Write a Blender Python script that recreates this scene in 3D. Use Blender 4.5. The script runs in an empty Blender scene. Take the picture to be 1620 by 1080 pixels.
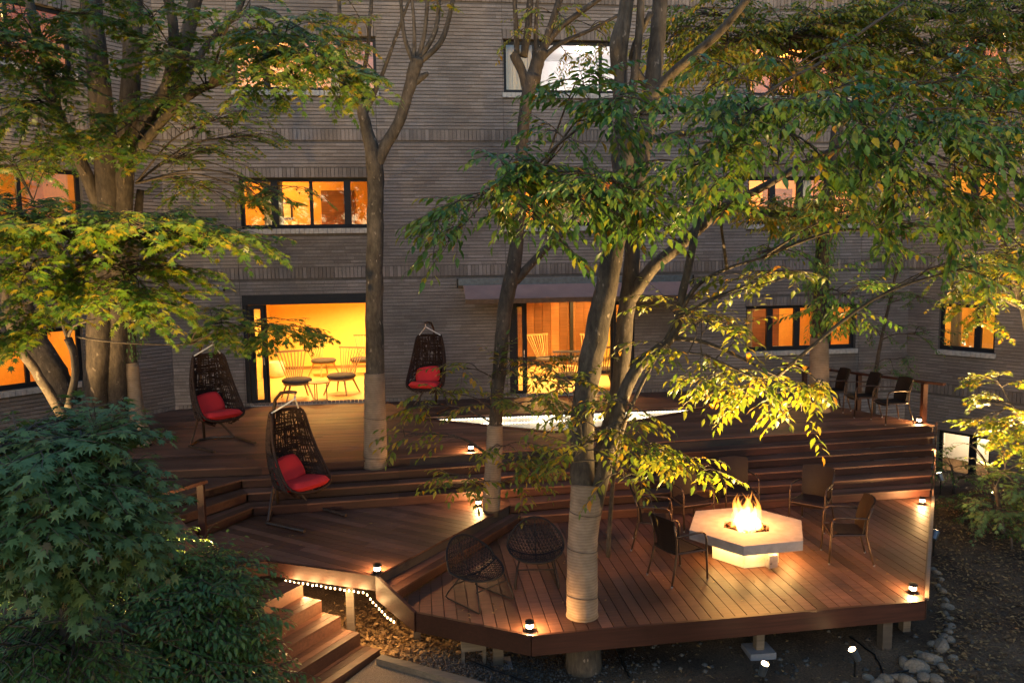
import bpy, math, random
import numpy as np
from mathutils import Vector, Matrix

random.seed(7)
RNG = np.random.default_rng(7)
SC = bpy.context.scene
COL = SC.collection

# ------------------------------------------------------------------ camera
# metres; X runs along the facade, Y away from the lens, Z up; Z = 0 is the upper deck
FPX = 1221.0
CAMZ = 3.24
_dn = Vector((178, 11810, FPX)).normalized()
_fx = Vector((10200, -280, FPX)).normalized()
_rx = (_fx - _dn * _fx.dot(_dn)).normalized()
_fw = _rx.cross(_dn)
ROT = Matrix((_rx, _fw, -_dn))                      # picture ray -> world
cam_d = bpy.data.cameras.new('camera')
cam = bpy.data.objects.new('camera', cam_d)
COL.objects.link(cam)
cam_d.sensor_width = 36.0
cam_d.lens = 36.0 * FPX / 1620.0
cam_d.clip_start = 0.05
cam_d.clip_end = 600
_r, _d, _f = ROT.col[0], ROT.col[1], ROT.col[2]
m4 = Matrix(((_r[0], -_d[0], -_f[0], 0), (_r[1], -_d[1], -_f[1], 0), (_r[2], -_d[2], -_f[2], CAMZ), (0, 0, 0, 1)))
cam.matrix_world = m4
SC.camera = cam
CAM = Vector((0, 0, CAMZ))


def ray(px, py):
    return ROT @ Vector((px - 810, py - 540, FPX))


def at(px, py, y):
    """the point seen at that place of the photograph, y metres into the scene"""
    v = ray(px, py)
    return CAM + v * (y / v.y)


def gz(px, py, z):
    """the point seen at that place of the photograph, at height z"""
    v = ray(px, py)
    return CAM + v * ((z - CAMZ) / v.z)


def depth_scale(p):
    q = ROT.transposed() @ (Vector(p) - CAM)
    return q.z


def proj(p):
    q = ROT.transposed() @ (Vector(p) - CAM)
    return (810 + FPX * q.x / q.z, 540 + FPX * q.y / q.z, q.z)


# ------------------------------------------------------------------ sky, sun, exposure
SUN_EL, SUN_ROT = math.radians(7.0), math.radians(200)
W = bpy.data.worlds.new('World')
SC.world = W
W.use_nodes = True
wn = W.node_tree
bg = wn.nodes['Background']
sky = wn.nodes.new('ShaderNodeTexSky')
sky.sky_type = 'NISHITA'
sky.sun_disc = False
sky.sun_elevation = SUN_EL
sky.sun_rotation = SUN_ROT
sky.ozone_density = 3.0
wn.links.new(sky.outputs['Color'], bg.inputs['Color'])
bg.inputs['Strength'].default_value = 0.15
sun_d = bpy.data.lights.new('sun', 'SUN')
sun = bpy.data.objects.new('sun', sun_d)
COL.objects.link(sun)
sun_d.energy = 0.02
sun_d.angle = math.radians(25)
sun_d.color = (1.0, 0.86, 0.74)
sun.rotation_euler = (math.radians(86), 0, math.radians(20))

SC.view_settings.view_transform = 'Standard'
SC.view_settings.look = 'None'
SC.view_settings.gamma = 1
SC.view_settings.use_curve_mapping = False
SC.view_settings.exposure = 1.68
SC.render.engine = 'CYCLES'
SC.cycles.use_denoising = True
try:
    SC.cycles.denoiser = 'OPENIMAGEDENOISE'
except Exception:
    pass
SC.cycles.max_bounces = 6
SC.cycles.diffuse_bounces = 3
SC.cycles.glossy_bounces = 3
SC.cycles.transparent_max_bounces = 16
SC.cycles.transmission_bounces = 4
SC.cycles.volume_bounces = 0
SC.cycles.caustics_reflective = False
SC.cycles.caustics_refractive = False
SC.cycles.sample_clamp_indirect = 4.0

# ------------------------------------------------------------------ materials


class NT:
    def __init__(self, name):
        self.m = bpy.data.materials.new(name)
        self.m.use_nodes = True
        self.t = self.m.node_tree
        self.t.nodes.clear()
        self.out = self.n('ShaderNodeOutputMaterial')

    def n(self, kind, **kw):
        x = self.t.nodes.new(kind)
        for k, v in kw.items():
            setattr(x, k, v)
        return x

    def l(self, a, b):
        self.t.links.new(a, b)

    def noise(self, scale, detail=4, vec=None, rough=0.55):
        x = self.n('ShaderNodeTexNoise')
        x.inputs['Scale'].default_value = scale
        x.inputs['Detail'].default_value = detail
        x.inputs['Roughness'].default_value = rough
        if vec is not None:
            self.l(vec, x.inputs['Vector'])
        return x

    def ramp(self, fac, stops):
        x = self.n('ShaderNodeValToRGB')
        e = x.color_ramp.elements
        while len(e) < len(stops):
            e.new(0.5)
        for i, (p, c) in enumerate(stops):
            e[i].position = p
            e[i].color = (*c, 1) if len(c) == 3 else c
        self.l(fac, x.inputs['Fac'])
        return x

    def math(self, op, a, b=None):
        x = self.n('ShaderNodeMath', operation=op)
        for i, v in enumerate((a, b)):
            if v is None:
                continue
            if isinstance(v, (int, float)):
                x.inputs[i].default_value = v
            else:
                self.l(v, x.inputs[i])
        return x.outputs[0]

    def bump(self, height, strength=0.3, dist=0.02):
        x = self.n('ShaderNodeBump')
        x.inputs['Strength'].default_value = strength
        x.inputs['Distance'].default_value = dist
        self.l(height, x.inputs['Height'])
        return x.outputs[0]

    def mixc(self, fac, a, b, mode='MIX'):
        x = self.n('ShaderNodeMixRGB', blend_type=mode)
        for i, v in enumerate((fac, a, b)):
            if isinstance(v, (int, float)):
                x.inputs[i].default_value = v
            elif isinstance(v, tuple):
                x.inputs[i].default_value = (*v, 1)
            else:
                self.l(v, x.inputs[i])
        return x.outputs[0]

    def coords(self, rot=0.0, scale=(1, 1, 1)):
        c = self.n('ShaderNodeTexCoord')
        mp = self.n('ShaderNodeMapping')
        mp.inputs['Rotation'].default_value = (0, 0, rot)
        mp.inputs['Scale'].default_value = scale
        self.l(c.outputs['Object'], mp.inputs['Vector'])
        return mp.outputs[0]

    def bsdf(self, color, rough=0.5, metal=0.0, spec=0.5, normal=None, emit=None):
        b = self.n('ShaderNodeBsdfPrincipled')
        if isinstance(color, tuple):
            b.inputs['Base Color'].default_value = (*color, 1)
        else:
            self.l(color, b.inputs['Base Color'])
        if isinstance(rough, (int, float)):
            b.inputs['Roughness'].default_value = rough
        else:
            self.l(rough, b.inputs['Roughness'])
        b.inputs['Metallic'].default_value = metal
        b.inputs['Specular IOR Level'].default_value = spec
        if normal is not None:
            self.l(normal, b.inputs['Normal'])
        return b

    def done(self, sh):
        self.l(sh, self.out.inputs['Surface'])
        return self.m


def rand_fac(t):
    """one random number per loose piece and per object"""
    g = t.n('ShaderNodeNewGeometry')
    o = t.n('ShaderNodeObjectInfo')
    return t.math('FRACT', t.math('ADD', g.outputs['Random Per Island'], o.outputs['Random']))


def plain(name, color, rough=0.5, metal=0.0, var=0.25, nscale=12, bump=0.0, bscale=60, spec=0.5):
    t = NT(name)
    v = t.coords()
    n = t.noise(nscale, 5, v)
    lo = tuple(c * (1 - var) for c in color)
    hi = tuple(min(1, c * (1 + var)) for c in color)
    c = t.ramp(n.outputs[0], [(0.3, lo), (0.7, hi)]).outputs[0]
    nr = None
    if bump:
        nr = t.bump(t.noise(bscale, 4, v).outputs[0], bump, 0.01)
    r2 = t.math('ADD', t.math('MULTIPLY', n.outputs[0], 0.2), max(0.02, rough - 0.1))
    return t.done(t.bsdf(c, r2, metal, spec, nr).outputs[0])


def wood(name, rot, dark, light, rough=0.52, gr=9.0):
    """grain along the local X axis turned by rot"""
    t = NT(name)
    v = t.coords(rot, (1.2, gr * 4, gr * 4))
    o = t.n('ShaderNodeObjectInfo')
    off = t.n('ShaderNodeVectorMath', operation='ADD')
    t.l(v, off.inputs[0])
    cmb = t.n('ShaderNodeCombineXYZ')
    t.l(t.math('MULTIPLY', o.outputs['Random'], 40), cmb.inputs[0])
    t.l(cmb.outputs[0], off.inputs[1])
    n = t.noise(1.0, 6, off.outputs[0], 0.6)
    big = t.noise(0.9, 3, t.coords(rot, (1, 1, 1)))
    c1 = t.ramp(n.outputs[0], [(0.25, dark), (0.75, light)]).outputs[0]
    rr = rand_fac(t)
    tone = t.ramp(rr, [(0.0, (0.52, 0.48, 0.46)), (0.5, (0.85, 0.84, 0.82)), (1.0, (1.25, 1.2, 1.15))]).outputs[0]
    c2 = t.mixc(1.0, c1, tone, 'MULTIPLY')
    wear = t.ramp(big.outputs[0], [(0.33, (0.60, 0.58, 0.57)), (0.66, (1.15, 1.14, 1.13))]).outputs[0]
    c3 = t.mixc(1.0, c2, wear, 'MULTIPLY')
    nr = t.bump(n.outputs[0], 0.25, 0.004)
    rg = t.math('ADD', t.math('MULTIPLY', big.outputs[0], 0.3), rough - 0.12)
    return t.done(t.bsdf(c3, rg, 0, 0.32, nr).outputs[0])


def brick_mat(name, cols, rough=0.75):
    t = NT(name)
    r = rand_fac(t)
    n = t.noise(40, 4, t.coords())
    big = t.noise(0.55, 4, t.coords(0, (0.8, 1, 1.4)))
    k = len(cols)
    c = t.ramp(r, [(i / (k - 1), cols[i]) for i in range(k)]).outputs[0]
    c = t.mixc(1.0, c, t.ramp(n.outputs[0], [(0.3, (0.8, 0.8, 0.8)), (0.7, (1.12, 1.12, 1.12))]).outputs[0], 'MULTIPLY')
    c = t.mixc(1.0, c, t.ramp(big.outputs[0], [(0.33, (0.62, 0.61, 0.60)), (0.62, (1.12, 1.11, 1.10))]).outputs[0], 'MULTIPLY')
    return t.done(t.bsdf(c, rough, 0, 0.35, t.bump(n.outputs[0], 0.35, 0.006)).outputs[0])


def leaf_mat(name, cols, transl=0.42, rough=0.4):
    t = NT(name)
    r = rand_fac(t)
    k = len(cols)
    c = t.ramp(r, [(p, q) for p, q in cols]).outputs[0]
    n = t.noise(30, 3, t.coords())
    c = t.mixc(1.0, c, t.ramp(n.outputs[0], [(0.3, (0.75, 0.78, 0.72)), (0.7, (1.15, 1.12, 1.1))]).outputs[0], 'MULTIPLY')
    b = t.bsdf(c, rough, 0, 0.4)
    tr = t.n('ShaderNodeBsdfTranslucent')
    t.l(t.mixc(1.0, c, (1.5, 1.35, 0.7), 'MULTIPLY'), tr.inputs['Color'])
    mx = t.n('ShaderNodeMixShader')
    mx.inputs[0].default_value = transl
    t.l(b.outputs[0], mx.inputs[1])
    t.l(tr.outputs[0], mx.inputs[2])
    return t.done(mx.outputs[0])


def bark_mat(name, dark, light, vs=5.0):
    t = NT(name)
    v = t.coords(0, (1, 1, 0.35))
    n = t.noise(vs * 4, 6, v, 0.65)
    n2 = t.noise(vs * 0.6, 3, t.coords())
    c = t.ramp(n.outputs[0], [(0.3, dark), (0.65, light)]).outputs[0]
    c = t.mixc(1.0, c, t.ramp(n2.outputs[0], [(0.35, (0.65, 0.65, 0.6)), (0.65, (1.15, 1.12, 1.05))]).outputs[0], 'MULTIPLY')
    sp = t.ramp(t.noise(14, 2, t.coords(0, (1, 1, 0.6))).outputs[0], [(0.66, (0, 0, 0)), (0.72, (1, 1, 1))]).outputs[0]
    c = t.mixc(sp, c, tuple(min(1, x * 2.0) for x in light))
    return t.done(t.bsdf(c, 0.85, 0, 0.25, t.bump(n.outputs[0], 0.7, 0.02)).outputs[0])


def glass_mat(name, tint=(1, 1, 1), boost=1.0):
    t = NT(name)
    f = t.n('ShaderNodeFresnel')
    f.inputs['IOR'].default_value = 1.5
    tr = t.n('ShaderNodeBsdfTransparent')
    tr.inputs['Color'].default_value = (*tint, 1)
    g = t.n('ShaderNodeBsdfGlossy')
    g.inputs['Roughness'].default_value = 0.02
    mx = t.n('ShaderNodeMixShader')
    t.l(t.math('MINIMUM', t.math('MULTIPLY', f.outputs[0], boost), 1.0), mx.inputs[0])
    t.l(tr.outputs[0], mx.inputs[1])
    t.l(g.outputs[0], mx.inputs[2])
    return t.done(mx.outputs[0])


def emit_mat(name, color, strength):
    t = NT(name)
    e = t.n('ShaderNodeEmission')
    e.inputs['Color'].default_value = (*color, 1)
    e.inputs['Strength'].default_value = strength
    return t.done(e.outputs[0])


M = {}
ipe_d, ipe_l = (0.096, 0.042, 0.027), (0.205, 0.094, 0.060)
M['board_x'] = wood('decking along the facade', 0, ipe_d, ipe_l)
M['board_y'] = wood('decking towards the lens', math.radians(90), ipe_d, ipe_l)
M['board_slant'] = wood('decking laid slantwise', math.radians(38), ipe_d, ipe_l)
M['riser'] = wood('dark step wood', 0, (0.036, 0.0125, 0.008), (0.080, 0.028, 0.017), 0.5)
M['stair'] = wood('worn stair wood', math.radians(-52), (0.095, 0.038, 0.020), (0.19, 0.080, 0.042), 0.55)
M['under'] = plain('gap shade slab', (0.03, 0.02, 0.016), 0.8)  # dark slab under the boards; shade of the gaps put into its colour
M['timber'] = wood('grey timber', math.radians(90), (0.11, 0.09, 0.072), (0.21, 0.175, 0.14), 0.75)
M['brick'] = brick_mat('long grey brown brick', [(0.172, 0.141, 0.124), (0.190, 0.157, 0.140), (0.205, 0.171, 0.153), (0.235, 0.198, 0.18)])
M['sailor'] = brick_mat('upright brick', [(0.145, 0.116, 0.098), (0.185, 0.150, 0.130), (0.235, 0.193, 0.170)])
M['mortar'] = plain('dark mortar', (0.088, 0.073, 0.064), 0.9, bump=0.3)
M['frame'] = plain('black window metal', (0.010, 0.010, 0.013), 0.55, 0.0, spec=0.25)
M['sillstone'] = plain('pale sill', (0.36, 0.33, 0.30), 0.7, bump=0.2)
M['glass'] = glass_mat('window glass', (0.97, 0.97, 0.95), 1.3)
M['roomwall'] = plain('plaster with lamp yellow', (0.84, 0.57, 0.17), 0.8, var=0.04)  # pale walls; the lamps' yellow is put into the base colour
M['roomwhite'] = plain('white plaster', (0.80, 0.79, 0.80), 0.8, var=0.03)
M['roomorange'] = plain('room wall with lamp orange', (0.82, 0.44, 0.08), 0.8, var=0.06)  # room walls, with the orange of the lamplight put into their colour
M['roomfloor'] = plain('pale room floor', (0.62, 0.42, 0.17), 0.45, var=0.1)
M['roomwood'] = wood('room panel wood', math.radians(90), (0.16, 0.07, 0.03), (0.30, 0.14, 0.06), 0.4)
M['curtain'] = plain('curtain', (0.75, 0.55, 0.28), 0.9, var=0.08)
M['chairwood'] = wood('light ash wood', 0, (0.40, 0.25, 0.11), (0.60, 0.40, 0.19), 0.45)
M['greyfelt'] = plain('grey seat fabric', (0.055, 0.045, 0.05), 0.95, bump=0.3)
M['blackmetal'] = plain('black metal', (0.014, 0.013, 0.013), 0.4, 0.5)
M['bronze'] = plain('dark bronze tube', (0.075, 0.045, 0.030), 0.38, 0.5)
M['steel'] = plain('steel', (0.45, 0.45, 0.47), 0.3, 0.9)
M['wicker'] = None
M['rattan'] = plain('dark rattan', (0.032, 0.015, 0.009), 0.6, var=0.5, nscale=25, spec=0.2)
M['cord'] = plain('black woven cord', (0.013, 0.011, 0.012), 0.7, spec=0.2)
M['red'] = plain('red cushion', (0.62, 0.018, 0.020), 0.85, var=0.12, nscale=5, bump=0.4, bscale=250)
M['rope'] = plain('white rope', (0.62, 0.58, 0.54), 0.9, bump=0.5, bscale=150)
M['concrete'] = plain('grey concrete', (0.26, 0.235, 0.235), 0.75, var=0.16, nscale=9, bump=0.25, bscale=70)
M['block'] = plain('cream base block', (0.62, 0.56, 0.46), 0.75, var=0.08)
M['log'] = bark_mat('charred log', (0.02, 0.012, 0.008), (0.11, 0.055, 0.03), 14)
M['awning'] = plain('mauve awning cloth', (0.36, 0.19, 0.145), 0.85, var=0.12, nscale=3)
M['awningmetal'] = plain('grey awning metal', (0.10, 0.115, 0.135), 0.35, 0.6)
M['tripe'] = None
t = NT('trunk wrapping tape')
v = t.coords(0, (1, 1, 1))
wv = t.n('ShaderNodeTexWave', wave_type='BANDS', bands_direction='Z')
wv.inputs['Scale'].default_value = 9.0
wv.inputs['Distortion'].default_value = 3.0
wv.inputs['Detail'].default_value = 3
t.l(v, wv.inputs['Vector'])
nz = t.noise(6, 4, v)
c = t.mixc(1.0, t.ramp(wv.outputs[0], [(0.1, (0.25, 0.175, 0.115)), (0.6, (0.30, 0.215, 0.145))]).outputs[0],
           t.ramp(nz.outputs[0], [(0.3, (0.7, 0.68, 0.66)), (0.7, (1.1, 1.1, 1.1))]).outputs[0], 'MULTIPLY')
M['wrap'] = t.done(t.bsdf(c, 0.9, 0, 0.2, t.bump(wv.outputs[0], 0.25, 0.006)).outputs[0])
t = NT('woven wicker')
ck = t.n('ShaderNodeTexBrick')
ck.inputs['Scale'].default_value = 45
ck.inputs['Color1'].default_value = (0.016, 0.009, 0.007, 1)
ck.inputs['Color2'].default_value = (0.022, 0.013, 0.009, 1)
ck.inputs['Mortar'].default_value = (0.010, 0.007, 0.006, 1)
mp = t.n('ShaderNodeMapping')
mp.inputs['Rotation'].default_value = (math.radians(90), math.radians(90), 0)
tc = t.n('ShaderNodeTexCoord')
t.l(tc.outputs['Object'], mp.inputs['Vector'])
t.l(mp.outputs[0], ck.inputs['Vector'])
M['wicker'] = t.done(t.bsdf(ck.outputs[0], 0.6, 0, 0.2, t.bump(ck.outputs[1], -0.5, 0.004)).outputs[0])
M['bark'] = bark_mat('smooth grey bark', (0.044, 0.034, 0.028), (0.108, 0.086, 0.067))
M['barkdark'] = bark_mat('dark bark', (0.035, 0.027, 0.022), (0.090, 0.068, 0.052))
M['twig'] = plain('thin twig', (0.085, 0.055, 0.036), 0.8)
GR = [(0.0, (0.055, 0.135, 0.040)), (0.5, (0.085, 0.180, 0.042)), (0.84, (0.15, 0.22, 0.036)), (0.97, (0.26, 0.24, 0.03)), (1.0, (0.36, 0.19, 0.02))]
M['leaf_zelkova'] = leaf_mat('broad green leaf', GR)
M['leaf_yellow'] = leaf_mat('yellowing and uplit leaf', [(0.0, (0.075, 0.13, 0.022)), (0.45, (0.14, 0.18, 0.024)), (0.76, (0.22, 0.22, 0.024)), (0.93, (0.31, 0.23, 0.022)), (1.0, (0.40, 0.19, 0.02))])  # real yellowing, plus uplight yellow put into the leaf colour
M['leaf_maple'] = leaf_mat('maple leaf', [(0.0, (0.050, 0.125, 0.028)), (0.5, (0.092, 0.165, 0.028)), (0.8, (0.16, 0.195, 0.026)), (1.0, (0.27, 0.20, 0.022))])
M['leaf_dark'] = leaf_mat('dark evergreen leaf', [(0.0, (0.056, 0.120, 0.034)), (0.6, (0.085, 0.160, 0.040)), (0.94, (0.12, 0.18, 0.040)), (1.0, (0.16, 0.12, 0.03))], 0.22, 0.35)
M['leaf_blue'] = leaf_mat('blue green maple leaf', [(0.0, (0.085, 0.150, 0.050)), (0.6, (0.125, 0.195, 0.062)), (0.95, (0.16, 0.22, 0.060)), (1.0, (0.20, 0.10, 0.04))], 0.25, 0.55)
M['litter'] = leaf_mat('fallen leaf', [(0.0, (0.09, 0.05, 0.024)), (0.5, (0.20, 0.115, 0.05)), (1.0, (0.36, 0.22, 0.09))], 0.1, 0.7)
M['stone'] = plain('field stone', (0.17, 0.138, 0.104), 0.85, var=0.35, nscale=6, bump=0.5, bscale=25)
M['pebble'] = brick_mat('loose gravel', [(0.05, 0.043, 0.037), (0.09, 0.078, 0.066), (0.15, 0.132, 0.114)], 0.8)
t = NT('soil')
v = t.coords()
n1 = t.noise(1.2, 6, v)
n2 = t.noise(45, 5, v)
c = t.mixc(1.0, t.ramp(n1.outputs[0], [(0.35, (0.070, 0.045, 0.028)), (0.65, (0.165, 0.106, 0.064))]).outputs[0],
           t.ramp(n2.outputs[0], [(0.3, (0.5, 0.5, 0.5)), (0.7, (1.4, 1.35, 1.3))]).outputs[0], 'MULTIPLY')
M['soil'] = t.done(t.bsdf(c, 0.95, 0, 0.2, t.bump(n2.outputs[0], 0.9, 0.03)).outputs[0])
t = NT('beige grit path')
v = t.coords()
n2 = t.noise(90, 5, v)
c = t.ramp(n2.outputs[0], [(0.3, (0.12, 0.085, 0.055)), (0.7, (0.32, 0.24, 0.16))]).outputs[0]
M['grit'] = t.done(t.bsdf(c, 0.95, 0, 0.2, t.bump(n2.outputs[0], 0.8, 0.015)).outputs[0])
t = NT('lamp lens')
ad = t.n('ShaderNodeAddShader')
tr_ = t.n('ShaderNodeBsdfTransparent')
em_ = t.n('ShaderNodeEmission')
em_.inputs['Color'].default_value = (1.0, 0.72, 0.42, 1)
em_.inputs['Strength'].default_value = 5.0
t.l(tr_.outputs[0], ad.inputs[0])
t.l(em_.outputs[0], ad.inputs[1])
M['lampglow'] = t.done(ad.outputs[0])
M['spotglow'] = emit_mat('spot lens', (1.0, 0.66, 0.32), 14.0)
M['bulb'] = emit_mat('string bulb', (1.0, 0.66, 0.30), 9.0)
M['ledbulb'] = emit_mat('led bulb', (1.0, 0.84, 0.58), 6.0)
M['ceilglow'] = emit_mat('ceiling lamp lens', (1.0, 0.8, 0.5), 12.0)

# ------------------------------------------------------------------ mesh helpers


class MB:
    def __init__(self):
        self.v, self.f = [], []

    def add(self, vs, fs):
        b = len(self.v)
        self.v.extend([tuple(p) for p in vs])
        self.f.extend([tuple(i + b for i in q) for q in fs])
        return self

    def box(self, c, s, rot=None):
        vs = []
        for i in range(8):
            p = Vector(((i & 1) - .5, ((i >> 1) & 1) - .5, ((i >> 2) & 1) - .5))
            p = Vector((p.x * s[0], p.y * s[1], p.z * s[2]))
            if rot is not None:
                p = rot @ p
            vs.append(p + Vector(c))
        return self.add(vs, [(0, 2, 3, 1), (4, 5, 7, 6), (0, 1, 5, 4), (2, 6, 7, 3), (0, 4, 6, 2), (1, 3, 7, 5)])

    def span(self, a, b):
        c = [(a[i] + b[i]) / 2 for i in range(3)]
        return self.box(c, [abs(b[i] - a[i]) for i in range(3)])

    def beam(self, p0, p1, w, h):
        p0, p1 = Vector(p0), Vector(p1)
        d = p1 - p0
        L = d.length
        d.normalize()
        up = Vector((0, 0, 1)) if abs(d.z) < 0.95 else Vector((0, 1, 0))
        s = d.cross(up).normalized()
        u = s.cross(d)
        r = Matrix((d, s, u)).transposed()
        return self.box((p0 + p1) / 2, (L, w, h), r)

    def prism(self, poly, z0, z1):
        area = sum(poly[i][0] * poly[(i + 1) % len(poly)][1] - poly[(i + 1) % len(poly)][0] * poly[i][1] for i in range(len(poly)))
        if area < 0:
            poly = poly[::-1]
        n = len(poly)
        vs = [(p[0], p[1], z0) for p in poly] + [(p[0], p[1], z1) for p in poly]
        fs = [tuple(range(n - 1, -1, -1)), tuple(range(n, 2 * n))]
        fs += [(i, (i + 1) % n, n + (i + 1) % n, n + i) for i in range(n)]
        return self.add(vs, fs)

    def tube(self, pts, rad, n=8, closed=False, jit=0.0):
        pts = [Vector(p) for p in pts]
        k = len(pts)
        if not hasattr(rad, '__len__'):
            rad = [rad] * k
        rings = []
        ref = None
        for i, p in enumerate(pts):
            if closed:
                d = pts[(i + 1) % k] - pts[i - 1]
            else:
                d = pts[min(i + 1, k - 1)] - pts[max(i - 1, 0)]
            if d.length < 1e-9:
                d = Vector((0, 0, 1))
            d.normalize()
            if ref is None:
                ref = Vector((1, 0, 0)) if abs(d.x) < 0.8 else Vector((0, 1, 0))
            s = (ref - d * ref.dot(d)).normalized()
            ref = s
            u = d.cross(s)
            ring = []
            for j in range(n):
                a = 2 * math.pi * j / n
                rr = rad[i] * (1 + (random.uniform(-jit, jit) if jit else 0))
                ring.append(p + s * math.cos(a) * rr + u * math.sin(a) * rr)
            rings.append(ring)
        vs = [q for r in rings for q in r]
        fs = []
        m = k if closed else k - 1
        for i in range(m):
            a, b = i * n, ((i + 1) % k) * n
            for j in range(n):
                j2 = (j + 1) % n
                fs.append((a + j, a + j2, b + j2, b + j))
        if not closed:
            fs.append(tuple(range(n - 1, -1, -1)))
            fs.append(tuple(range((k - 1) * n, k * n)))
        return self.add(vs, fs)

    def lathe(self, prof, c=(0, 0, 0), n=16):
        vs, fs = [], []
        for r, z in prof:
            for j in range(n):
                a = 2 * math.pi * j / n
                vs.append((c[0] + r * math.cos(a), c[1] + r * math.sin(a), c[2] + z))
        for i in range(len(prof) - 1):
            for j in range(n):
                j2 = (j + 1) % n
                fs.append((i * n + j, i * n + j2, (i + 1) * n + j2, (i + 1) * n + j))
        fs.append(tuple(range(n - 1, -1, -1)))
        fs.append(tuple(range((len(prof) - 1) * n, len(prof) * n)))
        return self.add(vs, fs)

    def mesh(self, name, mat, org=None, smooth=False, bevel=0.0):
        vs = self.v
        if org is not None:
            vs = [(p[0] - org[0], p[1] - org[1], p[2] - org[2]) for p in vs]
        me = bpy.data.meshes.new(name)
        me.from_pydata(vs, [], self.f)
        if smooth:
            me.polygons.foreach_set('use_smooth', [True] * len(me.polygons))
        me.materials.append(mat)
        me.update()
        return me

    def obj(self, name, mat, parent=None, org=None, smooth=False, **tags):
        me = self.mesh(name, mat, org, smooth)
        return link(name, me, parent, **tags)


def link(name, me, parent=None, loc=None, **tags):
    o = bpy.data.objects.new(name, me)
    COL.objects.link(o)
    if parent is not None:
        o.parent = parent
    if loc is not None:
        o.location = loc
    for k, v in tags.items():
        o[k] = v
    return o


def thing(name, label, cat, loc=(0, 0, 0), rz=0.0, group=None):
    o = link(name, None, None, loc, label=label, category=cat)
    o.rotation_euler = (0, 0, rz)
    if group:
        o['group'] = group
    return o


def copy_tree(src, parent=None):
    c = src.copy()
    COL.objects.link(c)
    if parent is not None:
        c.parent = parent
        c.matrix_parent_inverse = src.matrix_parent_inverse
    for ch in list(src.children):
        if ch.type == 'LIGHT':
            d = ch.copy()
            COL.objects.link(d)
            d.parent = c
        else:
            copy_tree(ch, c)
    return c


def bevel(o, w=0.01, seg=2):
    b = o.modifiers.new('edge', 'BEVEL')
    b.width = w
    b.segments = seg
    b.limit_method = 'ANGLE'
    return o


def point_lamp(name, loc, power, color, radius=0.05, parent=None):
    d = bpy.data.lights.new(name, 'POINT')
    d.energy = power * LAMP_GAIN
    d.color = color
    d.shadow_soft_size = radius
    o = bpy.data.objects.new(name, d)
    COL.objects.link(o)
    o.location = loc
    if parent is not None:
        o.parent = parent
    return o


def aim_lamp(name, loc, target, power, color, angle=70, blend=0.6, radius=0.04, parent=None):
    d = bpy.data.lights.new(name, 'SPOT')
    d.energy = power * LAMP_GAIN
    d.color = color
    d.spot_size = math.radians(angle)
    d.spot_blend = blend
    d.shadow_soft_size = radius
    o = bpy.data.objects.new(name, d)
    COL.objects.link(o)
    o.location = loc
    v = Vector(target) - Vector(loc)
    o.rotation_euler = v.to_track_quat('-Z', 'Y').to_euler()
    if parent is not None:
        o.parent = parent
    return o


LAMP_GAIN = 0.45
WARM = (1.0, 0.60, 0.20)
YELLOW = (1.0, 0.66, 0.26)

# ------------------------------------------------------------------ ground and paths
UP, MID, LOW, GRD = 0.0, -0.58, -0.87, -1.5
FY = 18.23


def ground_z(x, y):
    z = GRD
    s = min(1, max(0, (-x - 3.9) / 1.6)) * min(1, max(0, (y - 10.8) / 2.0))
    z += 1.35 * s * s * (3 - 2 * s)
    r = min(1, max(0, (x - 6.6) / 6.0))
    z += 0.30 * r * min(1, max(0, (13.5 - y) / 5.0))
    back = min(1, max(0, (y - 13.0) / 3.5)) * min(1, max(0, (x - 8.0) / 2.0))
    z -= 0.55 * back
    z += 0.035 * math.sin(x * 2.3 + 1.1 * math.sin(y * 1.7)) + 0.03 * math.sin(y * 3.1 + x)
    return z


def sheet(xs, ys, fz):
    b = MB()
    vs = [(x, y, fz(x, y)) for y in ys for x in xs]
    n = len(xs)
    fs = [(j * n + i, j * n + i + 1, (j + 1) * n + i + 1, (j + 1) * n + i) for j in range(len(ys) - 1) for i in range(n - 1)]
    return b.add(vs, fs)


xs = [-120, -60, -30, -20] + [-14 + .35 * i for i in range(86)] + [20, 30, 60, 120]
ys = [-120, -60, -30, -12, -4] + [.0 + .35 * i for i in range(58)] + [22, 30, 60, 160]
sheet(xs, ys, ground_z).obj('ground', M['soil'], smooth=True, kind='structure')

# beige grit path at the foot of the garden steps
pp = [gz(600, 1046, GRD), gz(735, 1082, GRD), Vector((1.5, 6.3, GRD)), Vector((-1.4, 6.6, GRD)), gz(520, 1110, GRD)]
bpth = MB()
bpth.prism([(p.x, p.y) for p in pp], GRD - 0.05, GRD + 0.075)
bpth.obj('path', M['grit'], kind='structure')

# ------------------------------------------------------------------ building
BANDS = [(-3.27, -3.02), (-0.17, 0.08), (2.93, 3.18), (6.03, 6.28), (9.13, 9.38)]
hotel = thing('hotel_building', 'grey brown long-brick building with orange lit windows behind the deck', 'building', (0, FY, 0))


def overlap(a0, a1, cuts):
    """pieces of [a0,a1] outside the cuts"""
    segs = [(a0, a1)]
    for c0, c1 in cuts:
        nxt = []
        for s0, s1 in segs:
            if c1 <= s0 or c0 >= s1:
                nxt.append((s0, s1))
                continue
            if c0 > s0:
                nxt.append((s0, c0))
            if c1 < s1:
                nxt.append((c1, s1))
        segs = nxt
    return [s for s in segs if s[1] - s[0] > 0.01]


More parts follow.
